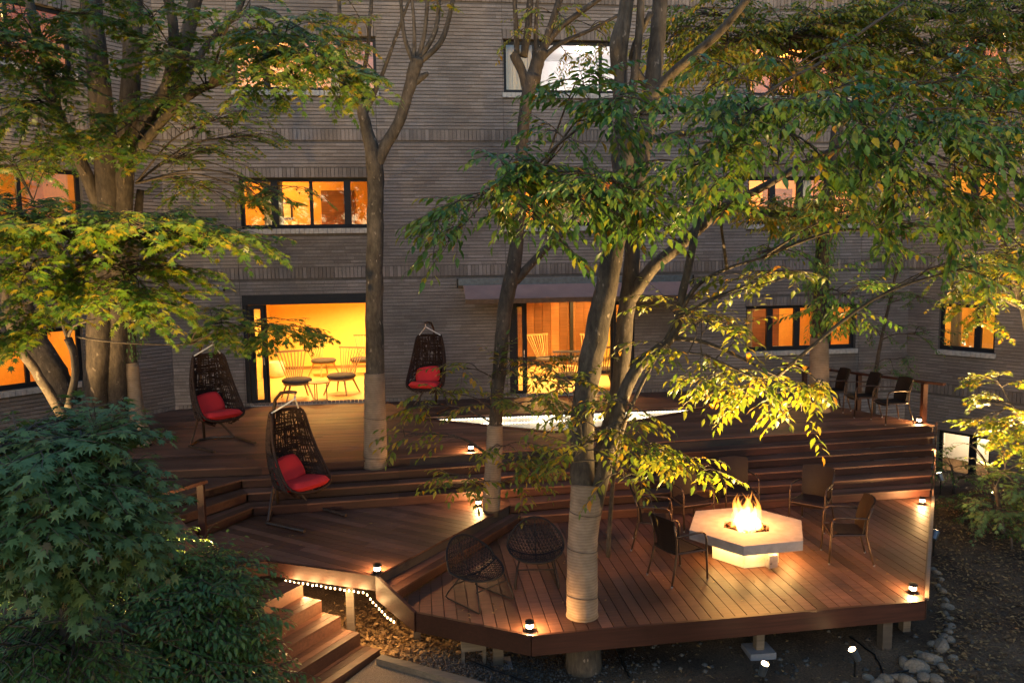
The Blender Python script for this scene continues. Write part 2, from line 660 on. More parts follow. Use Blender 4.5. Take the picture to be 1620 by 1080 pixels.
def brick_face(b, u0, u1, z0, z1, d):
    """one long brick standing d proud of the wall plane"""
    b.add([(u0, 0.004, z0), (u1, 0.004, z0), (u1, 0.004, z1), (u0, 0.004, z1), (u0, -d, z0), (u1, -d, z0), (u1, -d, z1), (u0, -d, z1)],
          [(4, 5, 6, 7), (0, 1, 5, 4), (7, 6, 2, 3), (0, 4, 7, 3), (5, 1, 2, 6)])


def brick_wall(loc, rz, u0, u1, z0, z1, openings, nm):
    # backing with real openings
    us = sorted({u0, u1, *[o[0] for o in openings], *[o[1] for o in openings]})
    zs = sorted({z0, z1, *[o[2] for o in openings], *[o[3] for o in openings]})
    b = MB()
    for i in range(len(us) - 1):
        for k in range(len(zs) - 1):
            um, zm = (us[i] + us[i + 1]) / 2, (zs[k] + zs[k + 1]) / 2
            if any(o[0] < um < o[1] and o[2] < zm < o[3] for o in openings):
                continue
            b.span((us[i], 0, zs[k]), (us[i + 1], 0.28, zs[k + 1]))
    w = b.obj('wall', M['mortar'], hotel)
    w.location = (loc[0], loc[1] - FY, 0)
    w.rotation_euler = (0, 0, rz)
    bb, sb = MB(), MB()
    lint = [(o[0] - 0.02, o[1] + 0.02, o[3] + 0.004, o[3] + 0.222) for o in openings if o[2] > 0.5]
    sills = [(o[0] - 0.04, o[1] + 0.04, o[2] - 0.115, o[2]) for o in openings if o[2] > 0.5]
    pitch = 0.0775
    z = z0
    rowsz = []
    while z < z1 - pitch:
        hit = [bd for bd in BANDS if z + pitch > bd[0] and z < bd[1]]
        if hit:
            z = hit[0][1] + 0.004
            continue
        rowsz.append(z)
        z += pitch
    for z in rowsz:
        cuts = [(o[0], o[1]) for o in openings + lint + sills if z + pitch * .85 > o[2] and z + pitch * .15 < o[3]]
        cuts += [(j - 0.006, j + 0.006) for j in JOINTS.get(nm, [])]
        for s0, s1 in overlap(u0, u1, cuts):
            u = s0 - random.uniform(0, .3)
            while u < s1:
                L = random.choice((0.36, 0.36, 0.30, 0.24))
                a, c = max(u, s0), min(u + L - 0.0025, s1)
                if c - a > 0.012:
                    brick_face(bb, a, c, z + 0.009 + random.uniform(-.0015, .0015), z + pitch - 0.008, 0.020 + random.uniform(-.004, .004))
                u += L
    ups = [(u0, u1, bd[0], bd[1], 0.030) for bd in BANDS if bd[1] > z0 and bd[1] < z1]
    ups += [(*q, 0.026) for q in lint]
    for a0, a1, b0, b1, dd in ups:
        cuts = [(j - 0.006, j + 0.006) for j in JOINTS.get(nm, [])]
        for s0, s1 in overlap(a0, a1, cuts):
            n = max(1, int((s1 - s0) / 0.088))
            st = (s1 - s0) / n
            for k in range(n):
                brick_face(sb, s0 + k * st + .006, s0 + (k + 1) * st - .006, b0 + .004, b1 - .004, dd + random.uniform(-.004, .004))
    bb.obj('brickwork', M['brick'], w, kind='stuff')
    sb.obj('upright_brick_course', M['sailor'], w, kind='stuff')
    for q in sills:
        s = MB()
        n = int((q[1] - q[0]) / 0.1)
        st = (q[1] - q[0]) / n
        for k in range(n):
            s.span((q[0] + k * st + .004, -0.075 + random.uniform(-.003, .003), q[2]), (q[0] + (k + 1) * st - .004, 0.12, q[3] - 0.004))
        s.obj('sill', M['sillstone'], w)
    return w


JOINTS = {'main': [-4.03, -0.84, 2.07, 7.4, 11.02], 'left': [-1.1], 'right': []}
W1, W2, W3 = (0.93, 2.05), (4.06, 5.20), (7.12, 8.32)
DOOR_A, DOOR_B = (-4.0, -0.92, 0.0, 2.56), (2.13, 5.20, 0.0, 2.46)
MAIN = [DOOR_A, DOOR_B, (8.03, 10.94, *W1),
        (-3.93, -1.03, *W2), (2.08, 5.02, *W2), (8.03, 10.94, *W2),
        (-3.95, -0.80, *W3), (2.09, 5.02, *W3), (8.03, 10.94, *W3)]
CL, CR = (-5.59, FY), (12.35, FY)
RL, RR = math.atan2(0.75, 0.66), math.atan2(-0.87, 0.49)
LEFT = [(-4.9, -1.95, *W1), (-4.9, -1.75, *W2), (-4.9, -1.75, *W3)]
RIGHT = [(0.76, 2.04, *W1), (0.76, 1.95, *W2), (0.76, 2.0, *W3), (0.84, 2.06, -2.35, -1.08), (3.4, 5.0, *W1), (3.4, 5.0, *W2)]
wall_main = brick_wall((0, FY), 0, CL[0], CR[0], -2.7, 10.9, MAIN, 'main')
wall_left = brick_wall(CL, RL, -9, 0, -2.7, 10.9, LEFT, 'left')
wall_right = brick_wall(CR, RR, 0, 9, -2.7, 10.9, RIGHT, 'right')


def room_box(wall, u0, u1, z0, z1, deep, mat, floor=None, back=None):
    """five sides of the room behind a window"""
    a, c, t = u0 - .35, u1 + .35, 0.06
    zf, zc = z0 - 0.75, z1 + 0.18
    if z0 < 0.5:
        zf = z0 - 0.02
    b = MB()
    b.span((a - t, 0.281, zf), (a, deep, zc)).span((c, 0.281, zf), (c + t, deep, zc))
    if back is None:
        b.span((a - t, deep, zf), (c + t, deep + t, zc))
    b.span((a - t, 0.281, zc), (c + t, deep + t, zc + t))
    b.obj('room', mat, wall)
    f = MB().span((a - t, 0.281, zf - t), (c + t, deep + t, zf - .003))
    f.obj('room_floor', floor or M['roomfloor'], wall)
    if back is not None:
        MB().span((a - t, deep, zf), (c + t, deep + t, zc)).obj('room_back_wall', back, wall)


def window(wall, o, mull, wide=(), deep=2.4, mat='roomorange', back=None, power=40, color=WARM, curtain=None, lampat=0.5):
    u0, u1, z0, z1 = o
    d0, d1 = 0.10, 0.17
    b = MB()
    e = 0.075
    b.span((u0, d0, z0), (u1, d1, z0 + e + .02)).span((u0, d0, z1 - e), (u1, d1, z1))
    b.span((u0, d0, z0 + e + .021), (u0 + e, d1, z1 - e - .001)).span((u1 - e, d0, z0 + e + .021), (u1, d1, z1 - e - .001))
    cuts = [u0 + e]
    for i, mu in enumerate(mull):
        hw = 0.075 if i in wide else 0.036
        b.span((mu - hw, d0 - (0.012 if i in wide else 0.004), z0 + e + .022), (mu + hw, d1, z1 - e - .002))
        cuts += [mu - hw, mu + hw]
    cuts.append(u1 - e)
    w = b.obj('window', M['frame'], hotel)
    w.location, w.rotation_euler = wall.location, wall.rotation_euler
    for i in range(0, len(cuts), 2):
        MB().span((cuts[i], 0.134, z0 + e + .02), (cuts[i + 1], 0.142, z1 - e)).obj('pane', M['glass'], w)
    room_box(wall, u0, u1, z0, z1, deep, M[mat], back=back and M[back])
    if curtain:
        c0, c1 = curtain
        cb = MB()
        n = int((c1 - c0) / 0.035)
        pts = [(c0 + (c1 - c0) * k / n, 0.42 + 0.03 * math.sin(k * 1.9)) for k in range(n + 1)]
        vs = [(p[0], p[1], z0 - .5) for p in pts] + [(p[0], p[1], z1 + .1) for p in pts]
        cb.add(vs, [(k, k + 1, n + 2 + k, n + 1 + k) for k in range(n)])
        cb.obj('curtain', M['curtain'], wall)
    if u1 - u0 > 2 and mat != 'roomwhite':
        x = u0 + (u1 - u0) * random.uniform(.35, .75)
        MB().span((x, deep - .03, z0 - .74), (x + .85, deep - .002, z1 - .05)).obj('room_door', M['roomwood'], wall)
        x = u0 + (u1 - u0) * random.uniform(.05, .2)
        MB().span((x, deep - .03, z0 + .35), (x + .5, deep - .002, z0 + .8)).obj('picture_frame', M['greyfelt'], wall)
        MB().span((x + .05, deep - .036, z0 + .4), (x + .45, deep - .031, z0 + .75)).obj('picture', M['curtain'], wall)
    fx = MB().lathe([(0.0, 0), (0.07, 0), (0.07, -.03), (0.0, -.03)], (u0 + (u1 - u0) * lampat, deep * .55, z1 + .172), 12)
    fx.obj('room_ceiling_lamp', M['ceilglow'], wall)
    L = point_lamp('room_lamp_light', (u0 + (u1 - u0) * lampat, deep * .55, z1 + .02), power, color, 0.12, wall)


RP = 75
window(wall_main, (8.03, 10.94, *W1), [8.70, 9.42, 10.30], (0, 1), 2.6, 'roomorange', power=RP * .8, curtain=(8.1, 8.4))
window(wall_main, (-3.93, -1.03, *W2), [-3.19, -2.375, -1.56], (0, 2), 2.6, 'roomorange', power=RP, curtain=(-3.5, -3.05), lampat=.2)
window(wall_main, (2.08, 5.02, *W2), [2.83, 4.2], (0,), 2.6, 'roomorange', power=RP, curtain=(3.3, 3.9))
window(wall_main, (8.03, 10.94, *W2), [8.7, 9.42, 10.3], (0, 1), 2.6, 'roomorange', power=RP, curtain=(9.5, 9.9))
window(wall_main, (-3.95, -0.80, *W3), [-3.24, -1.58], (0, 1), 2.6, 'roomorange', power=RP * .8, lampat=.15)
window(wall_main, (2.09, 5.02, *W3), [2.85, 4.40], (0,), 2.6, 'roomwhite', power=RP * .62, color=(1.0, 0.88, 0.84), lampat=.75, curtain=(2.12, 2.80))
window(wall_main, (8.03, 10.94, *W3), [8.7, 10.3], (0,), 2.6, 'roomorange', power=RP)
window(wall_left, LEFT[0], [-4.0, -3.0, -2.62], (0,), 2.4, 'roomorange', power=RP * 1.1, curtain=(-4.6, -4.1))
window(wall_left, LEFT[1], [-4.0, -2.9], (0,), 2.4, 'roomorange', power=RP * .5)
window(wall_left, LEFT[2], [-4.0, -2.9], (0,), 2.4, 'roomorange', power=RP * .5)
window(wall_right, RIGHT[0], [1.62], (0,), 2.4, 'roomwall', power=RP * .35, curtain=(0.85, 1.1))
window(wall_right, RIGHT[1], [1.4], (0,), 2.4, 'roomwall', power=RP * .3)
window(wall_right, RIGHT[2], [1.4], (0,), 2.4, 'roomorange', power=RP * .3)
window(wall_right, RIGHT[3], [1.62], (0,), 1.2, 'roomwhite', power=RP * .55, color=(1.0, .74, .42))
window(wall_right, RIGHT[4], [4.2], (0,), 2.4, 'roomorange', power=RP * .5)
window(wall_right, RIGHT[5], [4.2], (0,), 2.4, 'roomorange', power=RP * .5)

# the lounge behind the two big sliding doors
RX0, RX1, RY1, RZ = -4.55, 7.0, 6.3, 2.62
rb = MB()
rb.span((RX0 - .1, 0.281, 0), (RX0, RY1, RZ)).span((RX1, 0.281, 0), (RX1 + .1, RY1, RZ)).span((RX0 - .1, RY1, 0), (RX1 + .1, RY1 + .1, RZ))
rb.obj('lounge_wall', M['roomwall'], wall_main)
MB().span((RX0 - .1, 0.281, RZ), (RX1 + .1, RY1 + .1, RZ + .1)).obj('lounge_ceiling', M['roomwall'], wall_main)
MB().span((RX0 - .1, 0.0, -.12), (RX1 + .1, RY1 + .1, -.004)).obj('lounge_floor', M['roomfloor'], wall_main)
MB().span((RX0, RY1 - .02, 0), (RX1, RY1 - .001, .09)).obj('skirting_board', M['chairwood'], wall_main)
# panelled partition seen through the second door
for k in range(9):
    MB().span((3.0 + k * .26, 5.2, .32), (3.0 + k * .26 + .252, 5.26 + .012 * (k % 2), 2.6)).obj('partition_panel', M['roomwood'], wall_main)
MB().span((2.9, 5.15, 0.22), (5.5, 5.3, 0.318)).obj('partition_rail', M['frame'], wall_main)
MB().span((4.62, 5.10, .32), (4.72, 5.19, 2.6)).obj('partition_post', M['frame'], wall_main)


def big_door(o, left_w, right_w, top):
    u0, u1, z0, z1 = o
    b = MB()
    b.span((u0, -0.012, top), (u1, 0.2, z1))
    b.span((u0, 0.02, 0), (u0 + .09, .2, top - .001)).span((u1 - .09, 0.02, 0), (u1, .2, top - .001))
    d = b.obj('door_frame', M['frame'], hotel)
    for side, wd in ((0, left_w), (1, right_w)):
        if wd <= 0:
            continue
        for k in range(2):
            a = u0 + .095 if side == 0 else u1 - .095 - wd
            yy = 0.055 + k * .07
            s = MB()
            a2 = a + (k * .05 if side == 0 else -k * .05)
            ww = .075
            s.span((a2, yy, .03), (a2 + ww, yy + .05, top - .01)).span((a2 + wd - ww, yy, .03), (a2 + wd, yy + .05, top - .01))
            s.span((a2 + ww + .001, yy, .03), (a2 + wd - ww - .001, yy + .05, .13)).span((a2 + ww + .001, yy, top - .1), (a2 + wd - ww - .001, yy + .05, top - .01))
            sd = s.obj('sliding_door', M['frame'], hotel)
            MB().span((a2 + ww, yy + .02, .12), (a2 + wd - ww, yy + .028, top - .1)).obj('pane', M['glass'], sd)
            if k == 0:
                hx = a2 + wd - .045 if side == 0 else a2 + .03
                MB().span((hx, yy - .02, .95), (hx + .018, yy - .001, 1.13)).obj('handle', M['steel'], sd)
    MB().span((u0 + .09, -.05, -.02), (u1 - .09, .22, .012)).obj('door_threshold', M['sillstone'], hotel)


big_door(DOOR_A, 0.36, 0.0, 2.34)
big_door(DOOR_B, 0.30, 0.42, 2.26)

# ceiling lamps of the lounge
for i, (x, y, pw) in enumerate([(-3.2, 3.9, 150), (-1.6, 4.6, 150), (-2.3, 1.6, 110), (0.9, 3.6, 110), (3.4, 3.2, 130), (4.9, 4.2, 130), (3.6, 1.4, 110), (5.9, 2.6, 100)]):
    fx = MB().lathe([(0.0, 0), (.055, 0), (.055, -.02), (0.0, -.02)], (x, y, RZ - .002), 12)
    fx.obj('lounge_ceiling_lamp', M['ceilglow'], wall_main)
    aim_lamp('lounge_lamp_light', (x, y, RZ - .05), (x, y, 0), pw * 3.4, (1.0, .58, .16), 150, .7, .06, wall_main)


# lounge furniture
def make_lounge_chair():
    r = thing('lounge_chair', '', 'chair')
    s = MB().lathe([(0, .36), (.27, .36), (.30, .38), (.30, .42), (.26, .445), (0, .45)], n=22)
    s.obj('seat', M['greyfelt'], r, smooth=True)
    f = MB().lathe([(0, .315), (.27, .315), (.275, .355), (0, .355)], n=22)
    f.obj('seat_frame', M['chairwood'], r)
    for sx, sy in ((-1, -1), (1, -1), (-1, 1), (1, 1)):
        MB().tube([(sx * .17, sy * .17, .32), (sx * .27, sy * .27, 0)], [.022, .015], 8).obj('leg', M['chairwood'], r)
    k = 9
    for i in range(k):
        a = (i - (k - 1) / 2) / ((k - 1) / 2)
        MB().tube([(a * .13, .24, .36), (a * .30, .50, .98)], .011, 6).obj('spindle', M['chairwood'], r)
    MB().beam((-.33, .505, .985), (.33, .505, .985), .028, .045).obj('top_rail', M['chairwood'], r)
    return r


lc = make_lounge_chair()
LCH = [((471, 630), 0, 20, 'light wood spindle chair left of the little round table inside the left door'),
       ((541, 622), 0, -25, 'light wood spindle chair right of the little round table inside the left door'),
       ((513, 594), 0, 40, 'light wood spindle chair against the back wall of the left room'),
       ((574, 592), 0, -10, 'spindle chair half hidden by the forked trunk inside the left door'),
       ((868, 592), 0, 25, 'left pale spindle chair before the wood panel inside the awning door'),
       ((925, 594), 0, -35, 'right pale spindle chair before the wood panel inside the awning door'),
       ((900, 622), 0, 170, 'grey seated chair seen from behind nearest the awning door'),
       ((955, 612), 0, 150, 'grey seated chair at the right jamb of the awning door')]
for i, (p, z, a, lb) in enumerate(LCH):
    q = gz(*p, 0.0)
    o = lc if i == 0 else copy_tree(lc)
    o.location = (q.x, min(q.y, FY + 5.6), 0)
    o.rotation_euler = (0, 0, math.radians(a))
    o['label'] = lb
    o.scale = (1.2, 1.2, 1.12)
    o['group'] = 'spindle back chairs in the lounge'
for p, lb in (((506, 634), 'small round side table between two chairs inside the left door'), ((893, 606), 'small round side table among chairs inside the awning door')):
    q = gz(*p, 0.0)
    tb = thing('side_table', lb, 'table', (q.x, q.y, 0), 0, 'round side tables in the lounge')
    MB().lathe([(0, .44), (.24, .44), (.25, .45), (.25, .465), (0, .465)], n=20).obj('tabletop', M['chairwood'], tb)
    for k in range(3):
        a = k * 2.094 + .3
        MB().tube([(.17 * math.cos(a), .17 * math.sin(a), .44), (.17 * math.cos(a), .17 * math.sin(a), .02)], .012, 6).obj('leg', M['blackmetal'], tb)
    MB().lathe([(0, 0), (.2, 0), (.2, .018), (0, .02)], n=18).obj('base', M['blackmetal'], tb)
q = gz(437, 596, 0.0)
pot = thing('planter_pot', 'round cream pot by the left wall inside the left door', 'pot', (q.x, q.y, 0))
MB().lathe([(0, 0), (.20, 0), (.25, .06), (.27, .22), (.25, .42), (.235, .45), (.215, .45), (.21, .38), (0, .38)], n=24).obj('pot_body', M['block'], pot, smooth=True)

# awning
aw = thing('awning', 'half rolled mauve cloth awning over the right sliding door', 'awning', (0.93, FY, 2.76))
ax0, ax1 = 0.0, 5.66
MB().span((ax0, -.16, -.06), (ax1, -.02, .09)).obj('cassette', M['awningmetal'], aw)
n = 48
drop, out = -.36, -1.05
vs, fs = [], []
for k in range(n + 1):
    x = ax0 + .12 + (ax1 - ax0 - .24) * k / n
    sag = .02 * math.sin(k * .9) + .015 * math.sin(k * .37)
    for j in range(5):
        f = j / 4
        vs.append((x, -.14 + (out + .14) * f, -.05 + (drop + .05) * f + sag * math.sin(math.pi * f) - .03 * math.sin(math.pi * f)))
for k in range(n):
    for j in range(4):
        fs.append((k * 5 + j, (k + 1) * 5 + j, (k + 1) * 5 + j + 1, k * 5 + j + 1))
cl = MB().add(vs, fs).obj('cloth', M['awning'], aw, smooth=True)
MB().span((ax0 + .1, out - .05, drop - .09), (ax1 - .1, out + .02, drop + .02)).obj('front_bar', M['bronze'], aw)
for x in (ax0 + .5, ax1 - .5):
    MB().tube([(x, -.05, -.12), (x + (.3 if x < 2 else -.3), -.55, -.36), (x, out, drop - .05)], .022, 8).obj('folding_arm', M['awningmetal'], aw)
for x in (ax0 - .03, ax1 + .0):
    MB().span((x, -.19, -.10), (x + .03, 0, .10)).obj('bracket', M['blackmetal'], aw)

# security camera on the brick
q = at(350, 453, FY - .03)
sc_ = thing('security_camera', 'small silver security camera on the brick above the left door', 'camera', (q.x, FY - .02, q.z))
MB().tube([(0, 0, 0), (0, -.10, 0), (0, -.13, -.03)], .018, 8).obj('arm', M['steel'], sc_)
MB().tube([(-.10, -.10, -.0), (.10, -.20, -.07)], .042, 12).obj('housing', M['steel'], sc_, smooth=False)
MB().tube([(.10, -.20, -.07), (.112, -.206, -.074)], .034, 12).obj('lens', M['blackmetal'], sc_)
# ------------------------------------------------------------------ decks and steps


def clip_half(poly, nx, ny, c):
    """keep nx*x + ny*y <= c"""
    out = []
    k = len(poly)
    for i in range(k):
        p, q = poly[i], poly[(i + 1) % k]
        a, b = nx * p[0] + ny * p[1] - c, nx * q[0] + ny * q[1] - c
        if a <= 0:
            out.append(p)
        if (a < 0 < b) or (b < 0 < a):
            f = a / (a - b)
            out.append((p[0] + (q[0] - p[0]) * f, p[1] + (q[1] - p[1]) * f))
    return out


def left_of(p, q):
    """half plane left of the line p->q as (nx, ny, c)"""
    dx, dy = q[0] - p[0], q[1] - p[1]
    return (dy, -dx, dy * p[0] - dx * p[1])


def parea(p):
    return abs(sum(p[i][0] * p[(i + 1) % len(p)][1] - p[(i + 1) % len(p)][0] * p[i][1] for i in range(len(p)))) / 2


def boards(parent, poly, ang, width, top, mat, name='board', gap=0.007, thick=0.024, joint=None, hole=None):
    dx, dy = math.cos(ang), math.sin(ang)
    nx, ny = -dy, dx
    vals = [nx * p[0] + ny * p[1] for p in poly]
    v = min(vals)
    while v < max(vals):
        s = clip_half(clip_half(poly, nx, ny, v + width - gap), -nx, -ny, -v)
        pieces = [s]
        if hole and len(s) > 2:
            ys = [p[1] for p in s]
            if max(ys) > hole[1][1] and min(ys) < hole[0][1]:
                pieces = [clip_half(s, *left_of(hole[1], hole[0])), clip_half(s, *left_of(hole[3], hole[2]))]
        for s in pieces:
            if len(s) < 3 or parea(s) < 0.004:
                continue
            if joint:
                us = [dx * p[0] + dy * p[1] for p in s]
                u = min(us) + random.uniform(.5, joint)
                segs = []
                rest = s
                while u < max(us) - .4:
                    segs.append(clip_half(rest, dx, dy, u - .0015))
                    rest = clip_half(rest, -dx, -dy, -u - .0015)
                    u += joint * random.uniform(.8, 1.1)
                segs.append(rest)
            else:
                segs = [s]
            for g in segs:
                if len(g) < 3 or parea(g) < 0.003:
                    continue
                h = random.uniform(-.0012, .0012)
                MB().prism(g, top - thick + h, top + h).obj(name, mat, parent)
        v += width


def y0(x):
    pts = [(-6.0, 12.72), (-2.6, 12.64), (-.4, 12.78), (1.4, 12.94), (9.8, 13.50), (12, 13.64)]
    for a, b in zip(pts, pts[1:]):
        if x <= b[0]:
            return a[1] + (b[1] - a[1]) * (x - a[0]) / (b[0] - a[0])
    return pts[-1][1]


def tread(x):
    return 0.25 if x < -.4 else 0.25 + .06 * (x + .4) / 10.2


def ek(k, x):
    return y0(x) - k * tread(x)


def side_x(y):
    return 5.92 + (y - 8.25) * 0.735


SIDE = left_of((5.92, 8.25), (5.92 + .735, 9.25))
BEAM = [(-2.65, 9.98), (-4.3, 12.69)]


def e_right(k):
    x = 9.0
    for _ in range(8):
        x = side_x(ek(k, x))
    return (x, ek(k, x))


XS = [-.4, 1.4, 5.0]
E0 = [(-5.6, 12.71), (-2.6, y0(-2.6)), (-.4, y0(-.4)), (1.4, y0(1.4)), (5.0, y0(5.0)), e_right(0)]
E1 = [(-4.15, 11.05), (-2.87, 12.44)] + [(x, ek(1, x)) for x in (-1.8, *XS)] + [e_right(1)]
E2 = [(-3.85, 10.68), (-2.73, 12.16)] + [(x, ek(2, x)) for x in (-1.8, *XS)] + [e_right(2)]
E3 = [(-3.55, 10.38), (-2.60, 11.89)] + [(x, ek(3, x)) for x in (-1.8, *XS)] + [e_right(3)]
E4 = [(1.36, 11.80), (2.4, ek(4, 2.4)), (5.0, ek(4, 5)), e_right(4)]
E5 = [(-.37, 9.13), (1.50, ek(5, 1.5) - .0), (2.4, ek(5, 2.4)), (5.0, ek(5, 5)), e_right(5)]
PA, PB = (-.59, 9.34), (-2.03, 10.05)
PIT = [(-.10, 16.05), (2.42, 14.32), (3.05, 14.30), (6.2, 16.0)]

upper_poly = E0 + [(8.35, 17.2), (8.2, FY - .03), (-5.5, FY - .03), (-6.3, 17.2)]
ud = MB()
for pc in ([(-6.2, 16.9), (-5.6, 12.74), (-.1, 12.83), (-.1, 18.1), (-5.5, 18.1)], [(-.099, 16.06), (6.2, 16.06), (6.2, 18.1), (-.099, 18.1)],
           [(6.201, 13.3), (9.6, 13.52), (8.3, 17.1), (8.2, 18.1), (6.201, 18.1)], [(-.099, 12.83), (6.2, 13.25), (6.2, 14.25), (-.099, 14.25)]):
    ud.prism(pc, -.20, -.031)
upper = ud.obj('upper_deck', M['under'], kind='structure')
boards(upper, upper_poly, 0.0, 0.135, UP, M['board_x'], joint=4.2, hole=PIT)

# sunken lit basin in the upper deck
basin = link('basin', None, kind='structure')
MB().prism(PIT, -.50, -.40).obj('basin_floor', plain('pale basin floor', (0.42, 0.37, 0.29), 0.5, var=.1, bump=.3), basin)
pw = MB()
for a, b in ((PIT[0], PIT[1]), (PIT[1], PIT[2]), (PIT[2], PIT[3]), (PIT[3], PIT[0])):
    pw.beam((*a, -.215), (*b, -.215), .03, .37)
pw.obj('basin_side', plain('pale basin side', (0.66, 0.60, 0.50), 0.6, var=.08), basin)
for a, b in ((PIT[0], PIT[1]), (PIT[1], PIT[2]), (PIT[2], PIT[3])):
    v = Vector((b[0] - a[0], b[1] - a[1], 0)).normalized() * .0
    MB().beam((a[0], a[1] - .06, -.005), (b[0], b[1] - .06, -.005), .10, .06).obj('basin_kerb', M['riser'], basin)
MB().beam((PIT[0][0], PIT[0][1] + .05, .012), (PIT[3][0], PIT[3][1] + .05, .012), .09, .03).obj('basin_kerb', M['riser'], basin)
led = thing('led_string', 'row of tiny white lights along the back edge of the sunken basin, its reflection modelled below', 'string lights', (*PIT[0], -.04))
lb, lw = MB(), MB()
for rowz, rowd in ((-.045, .035), (-.16, .035)):  # lower row is modelled as the reflection of the upper one
    nb = 96
    for k in range(nb):
        f = (k + .5) / nb
        x, y = PIT[0][0] + (PIT[3][0] - PIT[0][0]) * f, PIT[0][1] + (PIT[3][1] - PIT[0][1]) * f - rowd
        lb.lathe([(0, -.012), (.011, -.006), (.011, .006), (0, .012)], (x, y, rowz), 6)
    lw.tube([(PIT[0][0], PIT[0][1] - rowd + .012, rowz + .012), (PIT[3][0], PIT[3][1] - rowd + .012, rowz + .012)], .004, 5)
lb.obj('bulbs', M['ledbulb'], led, org=led.location, kind='stuff')
lw.obj('cable', M['rope'], led, org=led.location)
for k in range(6):
    f = (k + .5) / 6
    point_lamp('led_light', (PIT[0][0] + 6.3 * f - led.location.x, -.2, -.05), 2.6, (1.0, .80, .52), .06, led)

# steps
steps = link('deck_steps', None, kind='structure')


def strip_poly(front, back):
    return front + back[::-1]


def flight(front, back, k, nb=2):
    """a tread between two riser lines, as boards, with the riser below its front"""
    z = -0.145 * k
    for i in range(len(front) - 1):
        a, b, c, d = front[i], front[i + 1], None, None
        c, d = back[min(i, len(back) - 1)], back[min(i + 1, len(back) - 1)]
        for j in range(nb):
            f0, f1 = j / nb, (j + 1) / nb - .012
            lp = lambda p, q, f: (p[0] + (q[0] - p[0]) * f, p[1] + (q[1] - p[1]) * f)
            poly = [lp(a, c, f0), lp(b, d, f0), lp(b, d, f1), lp(a, c, f1)]
            if parea(poly) > .002:
                MB().prism(poly, z - .026, z + random.uniform(-.001, .001)).obj('tread_board', M['board_x'], steps)


def riser(front, k):
    z = -0.145 * k
    for i in range(len(front) - 1):
        a, b = Vector((*front[i], 0)), Vector((*front[i + 1], 0))
        dv = (b - a).normalized()
        nrm = Vector((-dv.y, dv.x, 0)) * .032
        MB().prism([(a.x + nrm.x, a.y + nrm.y), (b.x + nrm.x, b.y + nrm.y), (b.x + 2 * nrm.x, b.y + 2 * nrm.y), (a.x + 2 * nrm.x, a.y + 2 * nrm.y)],
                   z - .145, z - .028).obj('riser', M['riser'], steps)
        # overhanging nosing keeps a thin shadow line
    return


back1 = [(-4.6, 12.69), (-2.6, y0(-2.6))] + [(x, y0(x)) for x in (-1.8, *XS)] + [e_right(0)]
flight(E1, back1, 1, 3)
flight(E2, E1, 2)
flight(E3, E2, 3)
back4 = [(1.36, ek(3, 1.36)), (2.4, ek(3, 2.4)), (5.0, ek(3, 5)), e_right(3)]
flight(E4, back4, 4)
back5 = [PA] + E4
flight(E5, back5, 5)
for k, e in enumerate((E0, E1, E2, E3, E4, E5)):
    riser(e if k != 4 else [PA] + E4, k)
# closing face on the right hand end of the steps and decks
sp = MB()
for k in range(6):
    q, q2 = e_right(k), (side_x(ek(k, e_right(k)[0]) + .31), ek(k, e_right(k)[0]) + .31)
    sp.beam((q[0] + .035, q[1], -.145 * k - .55), (q2[0] + .035, q2[1], -.145 * k - .55), .025, 1.08)
sp.obj('step_end_panel', M['riser'], steps)

# middle deck
mid_poly = [PA, (1.36, 11.80), (1.36, ek(3, 1.36) + .02)] + [(x, ek(3, x) + .02) for x in (-.4, -1.8)] + [(-2.58, 11.90), (-3.45, 10.52), (-2.65, 9.98), PB]
mm = MB().prism([PA, (1.33, 11.77), (1.33, 12.3), (-2.5, 12.1), (-3.3, 10.6), (-2.6, 10.02), PB], MID - .2, MID - .03)
middle = mm.obj('middle_deck', M['under'], kind='structure')
boards(middle, mid_poly, math.radians(-38), 0.135, MID, M['board_slant'], joint=3.2)
fa = MB().beam((PA[0] - .01, PA[1] - .02, MID - .10), (PB[0] - .01, PB[1] - .02, MID - .10), .04, .19)
fa.obj('fascia', M['riser'], middle)
MB().beam((PB[0], PB[1] - .02, MID - .10), (-2.65, 9.95, MID - .10), .04, .19).obj('fascia', M['riser'], middle)
# kerb beam on the left edge of the middle deck
ka, kb = gz(268, 826, -.42), gz(350, 905, -.47)
MB().beam(ka, kb, .16, .20).obj('edge_beam', M['board_slant'], middle)

# lower deck
PC, PD, PE = (-.12, 8.86), (1.14, 8.10), (5.92, 8.25)
low_poly = [(-.35, 9.16), PC, PD, PE, e_right(5), (5.0, ek(5, 5) + .03), (2.4, ek(5, 2.4) + .03), (1.50, ek(5, 1.5) + .03)]
lower = MB().prism([(-.3, 9.1), (-.1, 8.9), (1.14, 8.14), (5.88, 8.29), (8.4, 11.8), (1.5, 11.6)], LOW - .19, LOW - .03).obj('lower_deck', M['under'], kind='structure')
boards(lower, low_poly, math.radians(90), 0.145, LOW, M['board_y'], gap=.010)
for a, b in ((PC, PD), (PD, PE)):
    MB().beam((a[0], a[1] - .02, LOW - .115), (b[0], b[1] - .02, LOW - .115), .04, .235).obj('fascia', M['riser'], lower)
er = e_right(5)
MB().beam((PE[0] + .022, PE[1], LOW - .115), (er[0] + .022, er[1], LOW - .115), .04, .235).obj('fascia', M['riser'], lower)
MB().beam((PE[0] + .045, PE[1], LOW + .005), (er[0] + .045, er[1], LOW + .005), .045, .03).obj('edge_strip', M['timber'], lower)
